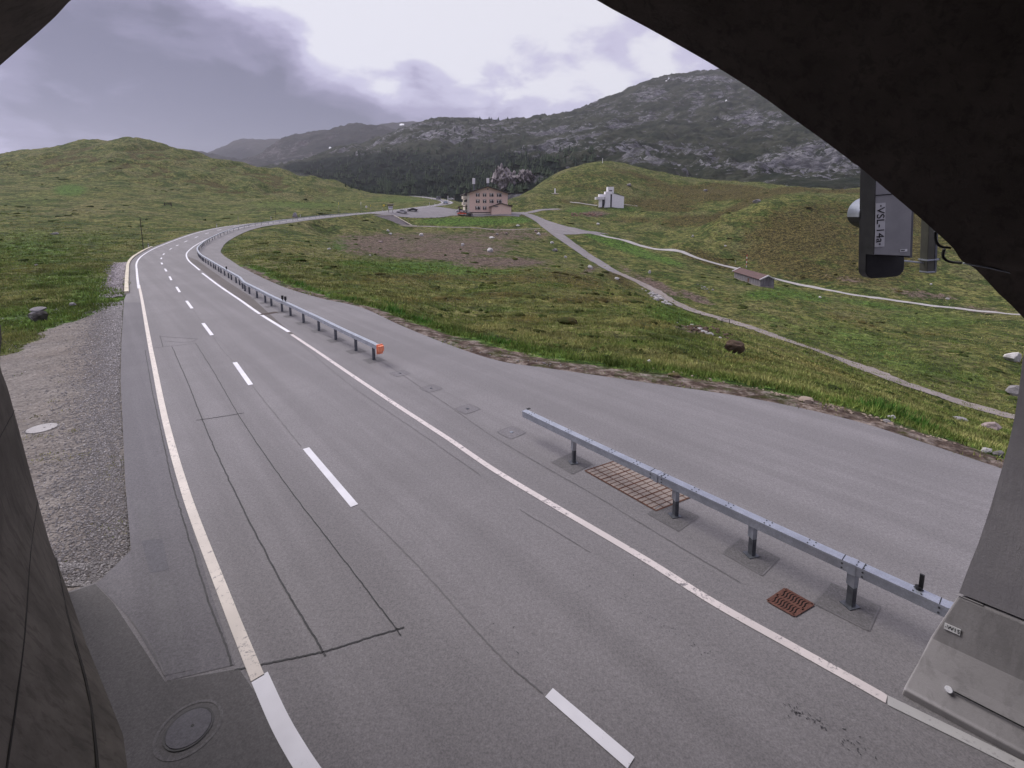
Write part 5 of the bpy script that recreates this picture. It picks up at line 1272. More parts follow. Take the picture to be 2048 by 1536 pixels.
pole('snow_pole', 477, 447, 14, .06, 'short pale snow pole left of the road before the grey monument', 'snow pole', M_POLE)
delineator(542.5, 440, 7, 'white delineator just left of the thin pole before the monument')
pole('snow_pole', 552, 438, 23, .06, 'thin dark snow pole a few steps left of the monument', 'snow pole', M_DARKW)
delineator(601, 434.5, 6, 'white delineator directly right of the grey stone monument')
pole('snow_pole', 634, 432, 13, .07, 'left one of the two dark stubby poles beyond the monument', 'snow pole', M_DARKW); pole('snow_pole', 638.5, 432, 14, .07, 'right one of the two dark stubby poles beyond the monument', 'snow pole', M_DARKW)
pole('snow_pole', 678, 428, 25, .06, 'slim snow pole with pale band before the retaining wall', 'snow pole', M_POLE, mark=M_YEL)
pole('snow_pole', 722.5, 425, 22, .06, 'slim snow pole just left of a round white sign', 'snow pole', M_POLE, mark=M_WHITE)
pole('snow_pole', 742, 429.5, 22, .06, 'slim snow pole standing above the retaining wall corner', 'snow pole', M_POLE, mark=M_YEL)
def disc_sign(px, py, pytop, r, label, face, Y=None, board=False):
    q = ground_at(px, py, Y); h = (py - pytop) * q[1] / FPX; o = empty('road_sign', q, 0, label, 'road sign')
    mb = MB(); mb.cyl((0, 0, -.2), (0, 0, h - r), .04, None, 6); mb.build('post', M_STEELD, o)
    mb = MB(); mb.cyl((0, -.06, h - r), (0, -.03, h - r), r, None, 16); mb.build('face', face, o); return o
disc_sign(733, 424, 412, .42, 'round white road sign seen beyond the guardrail end', M_WHITE)
disc_sign(768, 421, 409, .5, 'yellow diamond road sign left of the information board', M_YEL)
delineator(765, 424, 6, 'white delineator below the yellow road sign')
q = park(781.5, 426, 200, 0); o = empty('information_board', q, 0, 'small roofed white information board at the roadside before the parked cars', 'notice board'); k = 200 / FPX
mb = MB(); mb.box((0, 0, 10 * k), (8.5 * k, .12, 6.5 * k)); mb.build('panel', M_WHITE, o)
mb = MB(); mb.box((0, -.07, 11.2 * k), (7 * k, .03, 2.6 * k)); mb.build('notice', simple('notice_print', (.25, .25, .36), (.5, .5, .55), 3, .6), o)
mb = MB(); mb.prism([(-6 * k, -.6, 14 * k), (6 * k, -.6, 14 * k), (6 * k, .5, 15.5 * k), (-6 * k, .5, 15.5 * k)], (0, 0, 0), (0, 0, 1.8 * k)); mb.build('roof', M_EAVE, o)
for s in (-1, 1): mb = MB(); mb.box((s * 4 * k, .02, 6 * k), (.14, .14, 14 * k)); mb.build('leg', M_DARKW, o)
# monument
q = ground_at(590, 435); s = q[1] / FPX; o = empty('monument', q, 0, 'grey upright stone monument on the far left verge', 'monument')
mb = MB(); mb.prism([(-4.5 * s, -.3, -.2), (4.5 * s, -.3, -.2), (3.6 * s, -.25, 5 * s), (1.6 * s, -.2, 10 * s), (-1.2 * s, -.2, 9.4 * s), (-3.6 * s, -.25, 6 * s)], (0, 0, 0), (0, .6, 0)); mb.build('stone', simple('monument_stone', (.33, .31, .33), (.24, .225, .235), 2, .95, bump=.4), o, bevel=.05)
mb = MB(); mb.box((0, 0, .12), (11 * s, 1.2, .4)); mb.build('pedestal', M_STONEWALL, o)
# red-white pole behind the hut, small post, wall on the ridge, pole with slab
q = ground_at(1492.5, 535); h = 26 * q[1] / FPX; o = empty('marker_pole', q, .0, 'red and white banded pole standing behind the low hut', 'marker pole')
for k in range(6): mb = MB(); mb.cyl((0, 0, -.3 if k == 0 else h * k / 6), (0, 0, h * (k + 1) / 6), .085, None, 8); mb.build('band', (M_WHITE, M_RED)[k % 2], o)
pole('post', 1471, 527, 7, .07, 'small pale post left of the red and white pole', 'post', M_POLE)
pole('summit_post', 1205, 326, 9, .22, 'white post on top of the rounded hill above the chapel', 'post', M_WHITE)
q = ground_at(1110, 388); o = empty('standing_stone', q, 0, 'pale standing stone on a slab left of the chapel', 'standing stone'); s = q[1] / FPX
mb = MB(); mb.box((0, 0, 5 * s), (2.2 * s, .5, 11 * s)); mb.build('stone', M_WHITEWALL, o, bevel=.05); mb = MB(); mb.box((-1, 0, .1), (20 * s, 2.2, .5)); mb.build('slab', M_CREAM, o)
# two pale posts by the far road, hedge mound
pole('flag_post', 896, 401, 9, .22, 'thick white post right of the road beyond the parking', 'post', M_WHITE, Y=318); pole('flag_post', 908, 400, 11, .12, 'slim pale post between the far white car and the hotel', 'post', M_POLE, Y=318)
delineator(846, 396, 5, 'white delineator at the far left crest of the road'); delineator(863, 399, 5, 'white delineator on the crest right before the dark van'); delineator(859, 411, 6, 'white delineator above the parking entrance'); delineator(870, 412.5, 6, 'second white delineator above the parking entrance towards the hotel')
# dark frame in the left meadow
q = ground_at(336, 412); s = q[1] / FPX; o = empty('feeding_rack', q, .1, 'dark wooden rack standing alone in the left meadow', 'rack')
for x in (-6, 6): mb = MB(); mb.box((x * s, 0, 3.2 * s), (.9 * s, .3, 7.5 * s)); mb.build('leg', M_DARKW, o)
mb = MB(); mb.box((0, 0, 3.6 * s), (13 * s, .4, 1.2 * s)); mb.box((0, .2, 5.6 * s), (8 * s, .3, 1.0 * s)); mb.build('rail', M_DARKW, o)
# hand rail at the small bridge of the path
q = ground_at(1451, 647); s = q[1] / FPX; o = empty('bridge_railing', q, -.4, 'small dark metal railing where the dirt path crosses the brook', 'railing')
for x in (-7, 7): mb = MB(); mb.cyl((x * s, 0, -.2), (x * s, 0, 9 * s), .05, None, 6); mb.build('post', M_INK, o)
mb = MB(); mb.cyl((-7 * s, 0, 9 * s), (7 * s, 0, 9 * s), .045, None, 6); mb.cyl((-7 * s, 0, 5 * s), (7 * s, 0, 5 * s), .03, None, 6); mb.build('bar', M_INK, o)

# ------------------------------------------------------------------ boulders
def rock_mat(name, c1, c2, lichen=None):
    m, t = new_mat(name); p = pos(t); n1 = t.noise(p, 1.2, 5, .65); n2 = t.noise(p, 7, 4, .7)
    c = t.mix(t.mapr(n1, .38, .62), c2, c1); c = t.mix(t.mapr(n2, .55, .72, 0, .7), c, tuple(x * .45 for x in c1))
    if lichen: c = t.mix(t.mapr(n1, .55, .64, 0, .8), c, lichen)
    finish(t, c, .95, t.math('ADD', n1, t.math('MULTIPLY', n2, .4)), .7, .12, spec=.1); return m
R_WHITE = rock_mat('pale_rock', (.60, .58, .57), (.38, .365, .36)); R_GREY = rock_mat('grey_rock', (.27, .255, .26), (.18, .17, .175)); R_BROWN = rock_mat('brown_rock', (.12, .085, .065), (.085, .06, .045), (.10, .095, .03))
R_TAN = rock_mat('tan_rock', (.36, .29, .24), (.27, .215, .175)); R_DARK = rock_mat('dark_rock', (.10, .092, .088), (.06, .055, .052), (.3, .29, .29)); R_PINK = rock_mat('pinkish_rock', (.33, .27, .26), (.24, .19, .18)); R_RED = rock_mat('reddish_rock', (.24, .15, .12), (.15, .095, .08))
def rock_verts(sub, seed, rough=.35, flat=.0):
    bm = bmesh.new(); bmesh.ops.create_icosphere(bm, subdivisions=sub, radius=1.0)
    V = np.array([v.co[:] for v in bm.verts]); F = [tuple(v.index for v in f.verts) for f in bm.faces]; bm.free(); r = np.random.default_rng(seed)
    for k in range(9):      # cut with random planes for facets
        nrm = r.normal(size=3); nrm /= np.linalg.norm(nrm); d = r.uniform(.55, .88); s = V @ nrm; V = np.where((s > d)[:, None], V - nrm * (s - d)[:, None] * .9, V)
    a = V * 1.7 + r.uniform(0, 50, 3); V = V * (1 + rough * (.6 * perlin2(a[:, 0], a[:, 1] + a[:, 2], seed % 97) + .4 * perlin2(a[:, 1] * 2, a[:, 2] * 2 - a[:, 0], seed % 89))[:, None])
    return V, F
def boulder(px, py, wpx, hpx, mat, label, sub=2, seed=None, Y=None, sink=.28, name='boulder', depth=.8, rough=.35, group=None, cat='boulder'):
    q = ground_at(px, py, Y); s = q[1] / FPX; V, F = rock_verts(sub, seed or int(px * 7 + py), rough)
    w_, h_ = wpx * s / 2, hpx * s; V = V * np.array([w_, w_ * depth, h_ * .62]); V[:, 2] += h_ * (.62 - sink)
    o = mesh_obj(name, V, F, mat, None, False, q); o.rotation_euler = (0, 0, 0); tag(o, label, cat, group); return o
BD = [(776,463,8,5,R_WHITE,'white stone on brown soil below the retaining wall, upper of a close pair'),(781,470,10,6,R_WHITE,'white stone on brown soil below the retaining wall, lower of a close pair'),(842,472,12,6,R_WHITE,'flat white stone alone right of the close pair below the retaining wall'),
 (803,478,9,4,R_PINK,'dull pinkish stone in the soil between the white ones'),(761,485,12,4,R_PINK,'low pinkish stones at the left end of the soil patch'),(925,492,9,7,R_WHITE,'two-toned white stone left of the big pointed one'),(980,504,14,11,R_WHITE,'big pointed white stone in the middle of the soil field'),
 (984,477,13,5,R_WHITE,'long flat white stone above the pointed one'),(1013,469,8,5,R_PINK,'small pinkish stone above right of the long flat one'),(994,470,7,4,R_GREY,'small grey stone just above the long flat white one'),(1036,453,10,4,R_WHITE,'flat white slab at the foot of the hotel lawn'),
 (1072,464,9,5,R_PINK,'pinkish stone at the edge of the lane fork'),(1077,471,10,7,R_WHITE,'white stone right below the pinkish one at the lane fork'),(1104,487,9,6,R_WHITE,'small white stone left of the narrow lane'),(1110,503,13,8,R_GREY,'broken grey stone left of the narrow lane'),(1131,516,7,6,R_WHITE,'tiny white stone between the broken grey one and the lane'),
 (1181,537,13,9,R_WHITE,'bright white boulder beside the lane in the hollow'),(1233,559,12,6,R_WHITE,'low white stone at the edge of the dirt path'),(1299,547,8,8,R_WHITE,'upright white stone right of the dirt path'),(1513,406,18,10,R_GREY,'large smooth grey boulder on the crest of the brown mound'),
 (1258,372,12,6,R_GREY,'pale grey boulder on the slope above the chapel'),(1411,383,11,5,R_GREY,'flat grey stone on the brown slope between chapel and big boulder'),(1196,450,7,6,R_WHITE,'white stone below the reddish outcrop'),(1451,494,6,4,R_WHITE,'small white stone on the flank of the brown mound'),(1385,474,6,5,R_WHITE,'small white stone at the foot of the brown mound'),
 (658,499,9,4,R_WHITE,'small flat white stone on the grassy embankment of the bend'),(740,512,6,4,R_WHITE,'tiny white stone at the edge of the dark green strip'),
 (1610,803,40,15,R_TAN,'flat tan block lying at the edge of the asphalt apron'),(1348,753,34,10,R_BROWN,'dark brown slab lying on the bare verge of the apron'),(1780,838,20,12,R_WHITE,'white rounded stone in the tall verge grass'),(1774,845,20,8,R_GREY,'grey slab leaning against the white verge stone'),
 (1298,725,13,8,R_WHITE,'white stone half hidden in the verge grass left of the brown slab'),(1972,905,26,14,R_WHITE,'white jagged rock at the right end of the verge, left of a pair'),(1995,912,24,17,R_GREY,'grey white rock at the right end of the verge, right of a pair'),(1938,882,11,8,R_WHITE,'small white stone before the pair of rocks at the right end'),
 (1976,858,50,20,R_PINK,'broad half buried pinkish boulder near the right pillar'),(1919,840,36,7,R_GREY,'flat grey slab in the grass left of the half buried boulder'),(145,612,18,9,R_GREY,'flat pale stone in the grass right of the dark cracked rock'),
 (110,469,16,5,R_GREY,'pale stone in the upper left meadow'),(72,532,9,5,R_GREY,'tiny pale stone in the left meadow'),(1640,596,7,5,R_WHITE,'tiny white stone below the track right of the hut'),(2025,722,40,26,R_WHITE,'pale rock outcrop in the grass at the far right edge'),(2032,790,46,24,R_GREY,'grey gravelly rock beside the path at the far right edge'),
 (1862,570,6,4,R_WHITE,'tiny white stone on the hillside behind the signal cabinet'),(1895,600,8,5,R_WHITE,'small white stone just above the track at the far right')]
for b in BD: boulder(b[0], b[1], b[2] * .88, b[3] * .88, b[4], b[5], group=None, rough=.55)
boulder(1467, 706, 42, 29, R_BROWN, 'large brown tilted boulder in the meadow beyond the verge', 3, 5, rough=.5)
boulder(80, 642, 38, 24, R_DARK, 'dark cracked rock in the left meadow by the gravel', 3, 12, rough=.5); boulder(78, 622, 30, 9, R_GREY, 'pale slab lying on top of the dark cracked rock', 2, 33, Y=float(hit(80, 642)[1]) + .1).location.z += .55
boulder(1133, 648, 44, 15, rock_mat('heather_mound', (.055, .045, .016), (.035, .042, .012)), 'low brown green heather mound in the meadow', 3, 8, sink=.3, name='heather_mound', rough=.25, cat='mound')
R_PALE = rock_mat('weathered_rock', (.42, .40, .40), (.27, .26, .26))
def rubble(name, label_, pts, n, mat, size, seed):
    r = np.random.default_rng(seed); Vs = []; Fs = []; k = 0; base, F0 = rock_verts(1, seed)
    P = catmull(np.array([hit(*p) for p in pts]), 10)
    for _ in range(n):
        c = P[r.integers(len(P))] + np.array([r.normal(0, size * 1.6), r.normal(0, size * 2.5), 0]); c[2] = float(zt(c[0], c[1])); sc = size * r.uniform(.35, 1.2)
        V = base * (np.array([1, .8, .6]) * sc * r.uniform(.7, 1.3, 3)); a = r.uniform(0, 6.28); V = np.stack([V[:, 0] * math.cos(a) - V[:, 1] * math.sin(a), V[:, 0] * math.sin(a) + V[:, 1] * math.cos(a), V[:, 2]], 1) + c + (0, 0, sc * .25)
        Vs.append(V); Fs += [tuple(i + k for i in f) for f in F0]; k += len(V)
    o = mesh_obj(name, np.vstack(Vs), Fs, mat); o['kind'] = 'stuff'; return o
rubble('rubble', '', [(1299,586),(1312,595),(1325,602),(1338,610)], 60, R_PALE, .5, 3)
rubble('rubble', '', [(1366,652),(1385,655),(1400,658),(1420,669),(1428,672)], 26, R_PALE, .28, 4)
rubble('rubble', '', [(1368,655),(1400,662),(1440,664),(1455,668)], 40, R_BROWN, .4, 6)
rubble('rubble', '', [(1145,431),(1165,428),(1185,430),(1205,433)], 46, R_RED, .8, 12)
rubble('rubble', '', [(1395,567),(1405,574),(1420,586)], 10, R_GREY, .35, 9)
rubble('rubble', '', [(1300,735),(1450,765),(1600,800),(1750,838),(1900,885)], 90, R_TAN, .06, 19)
rubble('rubble', '', [(700,622),(850,672),(1000,712),(1150,738)], 60, R_GREY, .05, 23)
# ------------------------------------------------------------------ mountain foot: cliff, forest
_cell = {}
uu_, yy_, mgx, mgy, mgz, MX, MY = MG
fx = MX.ravel(); fy = MY.ravel(); gyv = mgy.ravel(); order = np.argsort(-gyv)
CELL = 4
for k in order:
    X_, Y_ = fx[k], fy[k]
    if 500 < X_ < 1800 and 200 < Y_ < 430: _cell[(int(X_ // CELL), int(Y_ // CELL))] = k
def mhit(px, py):
    for r in range(4):
        for dx in range(-r, r + 1):
            for dy in range(-r, r + 1):
                k = _cell.get((int(px // CELL) + dx, int(py // CELL) + dy))
                if k is not None: return np.array([mgx.ravel()[k], mgy.ravel()[k], mgz.ravel()[k]])
    return None
def cliff(px, py, wpx, hpx, label, seed):
    q = mhit(px, py); s = q[1] / FPX; V, F = rock_verts(5, seed, .9); r = -np.abs(perlin2(V[:, 0] * 4.5 + V[:, 2] * 1.2, V[:, 2] * 1.1, seed)) * 2; r2 = perlin2(V[:, 0] * 11, V[:, 2] * 5, seed + 1); V[:, 2] = V[:, 2] * (1 + .5 * perlin2(V[:, 0] * 3.5, V[:, 1] * 2, seed + 5)); V[:, 0] *= (1 - .28 * np.clip(V[:, 2], -1, 1))
    V = V * np.array([wpx * s / 2, wpx * s * .4, hpx * s * .55]); V[:, 1] += -5 * r + 2.5 * r2; V[:, 2] += 1.6 * r2; V[:, 2] += hpx * s * .42
    o = mesh_obj('rock_cliff', V, F, rock_mat('cliff_rock', (.30, .27, .28), (.20, .175, .185)), None, False, q); tag(o, label, 'cliff')
cliff(1008, 376, 52, 46, 'bare pinkish grey cliff rising from the dark forest behind the hotel', 14)
cliff(1055, 366, 40, 24, 'smaller broken cliff right of the big one in the forest', 25)
def tree_arrays(P, H, R, tiers, n, r):
    Vs = []; Fs = []; k = 0
    for t_ in range(tiers):
        z0 = H * (.10 + .80 * t_ / tiers); z1 = H * min(1.0, .10 + .80 * (t_ + 1.55) / tiers); rad = R * (1 - .80 * t_ / tiers)
        for i in range(n):
            a = 2 * math.pi * (i + r.uniform(-.3, .3)) / n; rr = rad * r.uniform(.75, 1.15); Vs.append((P[0] + rr * math.cos(a), P[1] + rr * math.sin(a), P[2] + z0 + r.uniform(-.04, .04) * H))
        Vs.append((P[0] + r.uniform(-.03, .03) * H, P[1], P[2] + z1)); b = k
        for i in range(n): Fs.append((b + i, b + (i + 1) % n, b + n))
        k += n + 1
    return Vs, Fs
M_NEEDLE = simple('dark_needles', (.050, .074, .040), (.017, .029, .020), .06, .95, local=False); M_NEEDLE2 = simple('needles', (.032, .050, .020), (.018, .030, .014), .5, .95); M_TRUNK = simple('bark', (.06, .045, .035), None, 4, .95)
r = np.random.default_rng(5); Vall = []; Fall = []; k0 = 0
zones = [(640,800,350,398,240),(760,960,330,400,560),(880,1060,315,385,420),(1000,1120,308,370,260),(1040,1190,296,335,120),(700,860,300,345,130),(860,1060,246,320,120),(860,1110,236,250,40),(600,720,322,352,90)]
for x0, x1, y0, y1, nn_ in zones:
    for _ in range(int(nn_ * 1.9)):
        px, py = r.uniform(x0, x1), r.uniform(y0, y1); q = mhit(px, py)
        if q is None or perlin2(np.array([px / 26.]), np.array([py / 9.]), 3)[0] < .04 + .3 * perlin2(np.array([px / 9.]), np.array([py / 4.]), 8)[0]: continue
        H = r.uniform(3.5, 8.0) * (1.0 if q[1] < 900 else 1.2); V, F = tree_arrays(q - (0, 0, .5), H, H * r.uniform(.30, .46), 2, 6, r)
        Vall += V; Fall += [tuple(i + k0 for i in f) for f in F]; k0 += len(V)
fo = mesh_obj('forest', Vall, Fall, M_NEEDLE); fo['kind'] = 'stuff'
def conifer(q, H, label, group='conifers near the cliff', seed=1):
    r_ = np.random.default_rng(seed); o = empty('conifer', q, 0, label, 'tree', group)
    mb = MB(); mb.cyl((0, 0, -.5), (0, 0, H * .9), H * .025, H * .006, 6); mb.build('trunk', M_TRUNK, o)
    Vs = []; Fs = []; k = 0
    for _ in range(150):
        z = H * r_.uniform(.08, .98); R = (1 - z / H) ** .8 * H * .2 + .1; a = r_.uniform(0, 6.28); L = R * r_.uniform(.6, 1.15); w = H * .045
        d = np.array([math.cos(a), math.sin(a)]); n_ = np.array([-d[1], d[0]]); zt2 = z - L * .25
        Vs += [(d[0] * L * .15 - n_[0] * w, d[1] * L * .15 - n_[1] * w, z), (d[0] * L * .15 + n_[0] * w, d[1] * L * .15 + n_[1] * w, z), (d[0] * L, d[1] * L, zt2), (d[0] * L * .5, d[1] * L * .5, z + w * 1.6)]; Fs += [(k, k + 1, k + 2), (k, k + 2, k + 3), (k + 1, k + 3, k + 2)]; k += 4
    mesh_obj('crown', Vs, Fs, M_NEEDLE2, o); return o
for i, (px, py, H, lb) in enumerate([(968,383,8,'dark conifer at the left foot of the cliff behind the hotel roof'),(1033,384,9,'bushy conifer at the right foot of the cliff'),(1048,383,8,'low conifer between the two cliffs'),(1072,378,9,'conifer just right of the smaller cliff'),(1086,372,8,'conifer on the rim of the round hill'),(1098,365,8,'topmost conifer on the rim of the round hill'),(1024,339,9,'conifer growing on the top of the cliff')]):
    q = mhit(px, py)
    if q is not None: conifer(q, H, lb, seed=i + 3)
for i, (px, py, h_, lb) in enumerate([(691,368,8,'small dark tree on the left ridge, highest of the row'),(703,374,8,'small dark tree second from the top of the ridge row'),(718,379,7,'small dark tree in the middle of the ridge row'),(741,384,7,'small dark tree lowest of the ridge row')]):
    q = ground_at(px, py + 2, 385); conifer(q, h_ * 385 / FPX * 1.2, lb, 'small trees on the left ridge', 40 + i)
# ------------------------------------------------------------------ grass blades and loose gravel near the road
def park_near(X, Y): return in_poly(X, Y, PARK)
def grass_build():
    r = np.random.default_rng(21); N = 230000
    u = r.uniform(-1.25, 1.25, N); Y = np.exp(r.uniform(math.log(7.5), math.log(150), N)); X = u * Y
    ok = ~in_poly(X, Y, NEARPOLY); X, Y, u = X[ok], Y[ok], u[ok]
    a = np.clip((u - U[0]) / (U[1] - U[0]), 0, NU - 2).astype(int); b = np.clip((np.log(Y) - math.log(5.2)) / (math.log(470) - math.log(5.2)) * (NV - 1), 0, NV - 2).astype(int)
    a = np.clip(((u - U[0]) / (U[1] - U[0])).astype(int), 0, NU - 2)
    cv_ = cover[a, b]; da = np.abs(seg_dist(X, Y, AP_NEAR)); npz = np.abs(seg_dist(X, Y, np.array(NEARPOLY + [NEARPOLY[0]])))
    pn = perlin2(X * .5, Y * .5, 3); pn2 = perlin2(X * .12, Y * .12, 9)
    dens = np.clip(.72 + 1.0 * pn + .5 * pn2, .05, 1) * (1 - .96 * np.clip(cv_[:, 0] * 1.35, 0, 1)) * (1 - .985 * cv_[:, 3]) * np.where(npz < .2, .15, 1)
    dcen = seg_dist(X, Y, CEN); far_road_ = (dcen < 3.9) & (dcen > -7.9) & (Y > 50); dens = np.where(far_road_ | (Y > 140) & park_near(X, Y), 0, dens) * (1 - .93 * sstep(28, 140, Y))
    tuft = cv_[:, 3] > .5; pt = perlin2(X * 1.1, Y * 1.1, 17); dens = np.where(tuft, np.where((pt > .28) & (Y < 15), .35, .004), dens)
    keep = r.uniform(0, 1, len(X)) < dens; X, Y, cv_, da, pn, tuft, pn2 = X[keep], Y[keep], cv_[keep], da[keep], pn[keep], tuft[keep], pn2[keep]
    vw = 1.35 + 1.15 * sstep(-.38, .0, X / Y) * (1 - .25 * sstep(.45, .9, X / Y)); verge = np.exp(-((da - vw - .25) / .6) ** 2) * (Y < 45) * np.clip(-.25 + 2.6 * perlin2(X * .45, Y * .45, 31), .0, 1.2)
    Z = zt(X, Y); n = len(X); nb = 5
    h = (.05 + .08 * r.uniform(0, 1, n) + .08 * np.clip(pn, 0, 1) + .05 * cv_[:, 1]) * np.where(tuft, .45, 1) + verge * r.uniform(.14, .34, n)
    tus = np.clip(2.2 * perlin2(X * .85, Y * .85, 61), 0, 1) * (~tuft); h = h * (1 + .004 * Y) * (1 + .9 * tus)
    V = np.zeros((n, nb, 3, 3)); ang = r.uniform(0, 6.283, (n, nb)); sp_ = (.05 + .0022 * Y)[:, None] * (1 + verge[:, None])
    bx = X[:, None] + r.normal(0, 1, (n, nb)) * sp_; by = Y[:, None] + r.normal(0, 1, (n, nb)) * sp_; wd = (.010 + .00075 * Y)[:, None] * r.uniform(.7, 1.3, (n, nb))
    hh = h[:, None] * r.uniform(.6, 1.25, (n, nb)); lean = hh * r.uniform(.1, .75, (n, nb))
    cx_, sx_ = np.cos(ang), np.sin(ang); la = r.uniform(0, 6.283, (n, nb)); zb = Z[:, None] - .02
    V[:, :, 0] = np.stack([bx - cx_ * wd, by - sx_ * wd, zb + 0 * bx], -1); V[:, :, 1] = np.stack([bx + cx_ * wd, by + sx_ * wd, zb + 0 * bx], -1)
    V[:, :, 2] = np.stack([bx + np.cos(la) * lean, by + np.sin(la) * lean, zb + hh], -1)
    dry = np.clip(.42 + .9 * pn2 - .6 * cv_[:, 1] - verge + .18 * r.normal(0, 1, n), 0, 1); hth = np.clip(cv_[:, 2] * 1.1 + .25 * r.normal(0, 1, n), 0, 1) * (1 - np.clip(verge, 0, 1))
    g1, g2, g3 = np.array([.135, .200, .045]), np.array([.36, .335, .140]), np.array([.29, .205, .075])
    c = g1 + (g2 - g1) * dry[:, None]; c = c + (g3 - c) * (hth * .6)[:, None]; c = c * r.uniform(.65, 1.3, (n, 1)) * np.clip(1 + .9 * perlin2(X * .4, Y * .4, 71), .55, 1.45)[:, None]; c = np.where(verge[:, None] > .35, np.array([.095, .205, .040]) * r.uniform(.6, 1.35, (n, 1)), c)
    colr = np.ones((n, nb * 3, 4), np.float32); colr[:, :, :3] = c[:, None, :]
    m, t = new_mat('grass_blades'); at_ = t.n('ShaderNodeAttribute', {'attribute_name': 'tint'}); finish(t, at_.outputs['Color'], .85, spec=.1)
    o = fast_mesh('grass', V.reshape(-1, 3), np.arange(n * nb * 3).reshape(-1, 3), m); o['kind'] = 'stuff'
    at2 = o.data.attributes.new('tint', 'FLOAT_COLOR', 'POINT'); at2.data.foreach_set('color', colr.ravel()); return n
print('grass clumps', grass_build())
def gravel_build():
    r = np.random.default_rng(8); N = 26000
    edge_l = np.array([g(192,1166), g(262,1101)] + [g(*p) for p in [(250,960),(245,840),(241,760),(243,680),(247,600)]]); E = catmull(edge_l, 8); L = np.concatenate([[0], np.cumsum(np.linalg.norm(np.diff(E[:, :2], axis=0), axis=1))])
    s = L[-1] * r.uniform(0, 1, N) ** 1.7; d = np.abs(r.normal(0, 1, N)) * .9 + .02; d = np.where(r.uniform(0, 1, N) < .10, r.uniform(0, 7, N), d * .8); P = np.stack([np.interp(s, L, E[:, k]) for k in range(2)], 1); T = np.stack([np.interp(s, L, tangents(E)[:, k]) for k in range(2)], 1)
    Nn = np.stack([-T[:, 1], T[:, 0]], 1); Q = P + Nn * d[:, None]
    kerb_i = np.array([i for i in range(len(CEN)) if i >= i_s0 - 4 and CEN[i, 1] < 62]); off = offset_line(CEN, 3.45)[kerb_i]; M2 = 2500; j = r.integers(0, len(off), M2); Tk = tangents(CEN)[kerb_i][j]; Q2 = off[j, :2] + np.stack([-Tk[:, 1], Tk[:, 0]], 1) * np.abs(r.normal(0, .5, M2))[:, None] + r.normal(0, .2, (M2, 2))
    Qa = np.vstack([Q, Q2]); ok = ~in_poly(Qa[:, 0], Qa[:, 1], NEARPOLY) & (Qa[:, 1] > 5.3); big = np.concatenate([np.zeros(N), np.ones(M2)])[ok]; Qa = Qa[ok]; Z = zt(Qa[:, 0], Qa[:, 1]); n = len(Qa)
    base = np.array([(1, 0, 0), (-1, 0, 0), (0, 1, 0), (0, -1, 0), (0, 0, 1), (0, 0, -.6)]); F0 = np.array([(0, 2, 4), (2, 1, 4), (1, 3, 4), (3, 0, 4), (2, 0, 5), (1, 2, 5), (3, 1, 5), (0, 3, 5)])
    sz = .72 * (.010 + .022 * r.uniform(0, 1, n) ** 2.5 + .0011 * Qa[:, 1]) * np.where(big > 0, 1.9, 1.0); V = base[None] * sz[:, None, None] * r.uniform(.6, 1.3, (n, 6, 1)) * np.array([1, 1, .7]); a = r.uniform(0, 6.28, n); c, s_ = np.cos(a)[:, None], np.sin(a)[:, None]
    V = np.stack([V[:, :, 0] * c - V[:, :, 1] * s_, V[:, :, 0] * s_ + V[:, :, 1] * c, V[:, :, 2]], -1); V += np.stack([Qa[:, 0], Qa[:, 1], Z + sz * .25], 1)[:, None, :]
    F = (F0[None] + (np.arange(n) * 6)[:, None, None]).reshape(-1, 3); m, t = new_mat('loose_gravel'); at_ = t.n('ShaderNodeAttribute', {'attribute_name': 'tint'}); finish(t, at_.outputs['Color'], .9, spec=.1)
    o = fast_mesh('gravel', V.reshape(-1, 3), F, m); o['kind'] = 'stuff'; tone = r.uniform(.17, .36, n) ; tone = np.where(r.uniform(0, 1, n) < .05, .5, tone); cc = tone[:, None] * np.array([1.03, .97, .97]) ; cc = np.where(big[:, None] > 0, tone[:, None] * np.array([1.06, .96, 1.0]), cc)
    colr = np.ones((n, 6, 4), np.float32); colr[:, :, :3] = cc[:, None, :]; at2 = o.data.attributes.new('tint', 'FLOAT_COLOR', 'POINT'); at2.data.foreach_set('color', colr.ravel())
gravel_build()
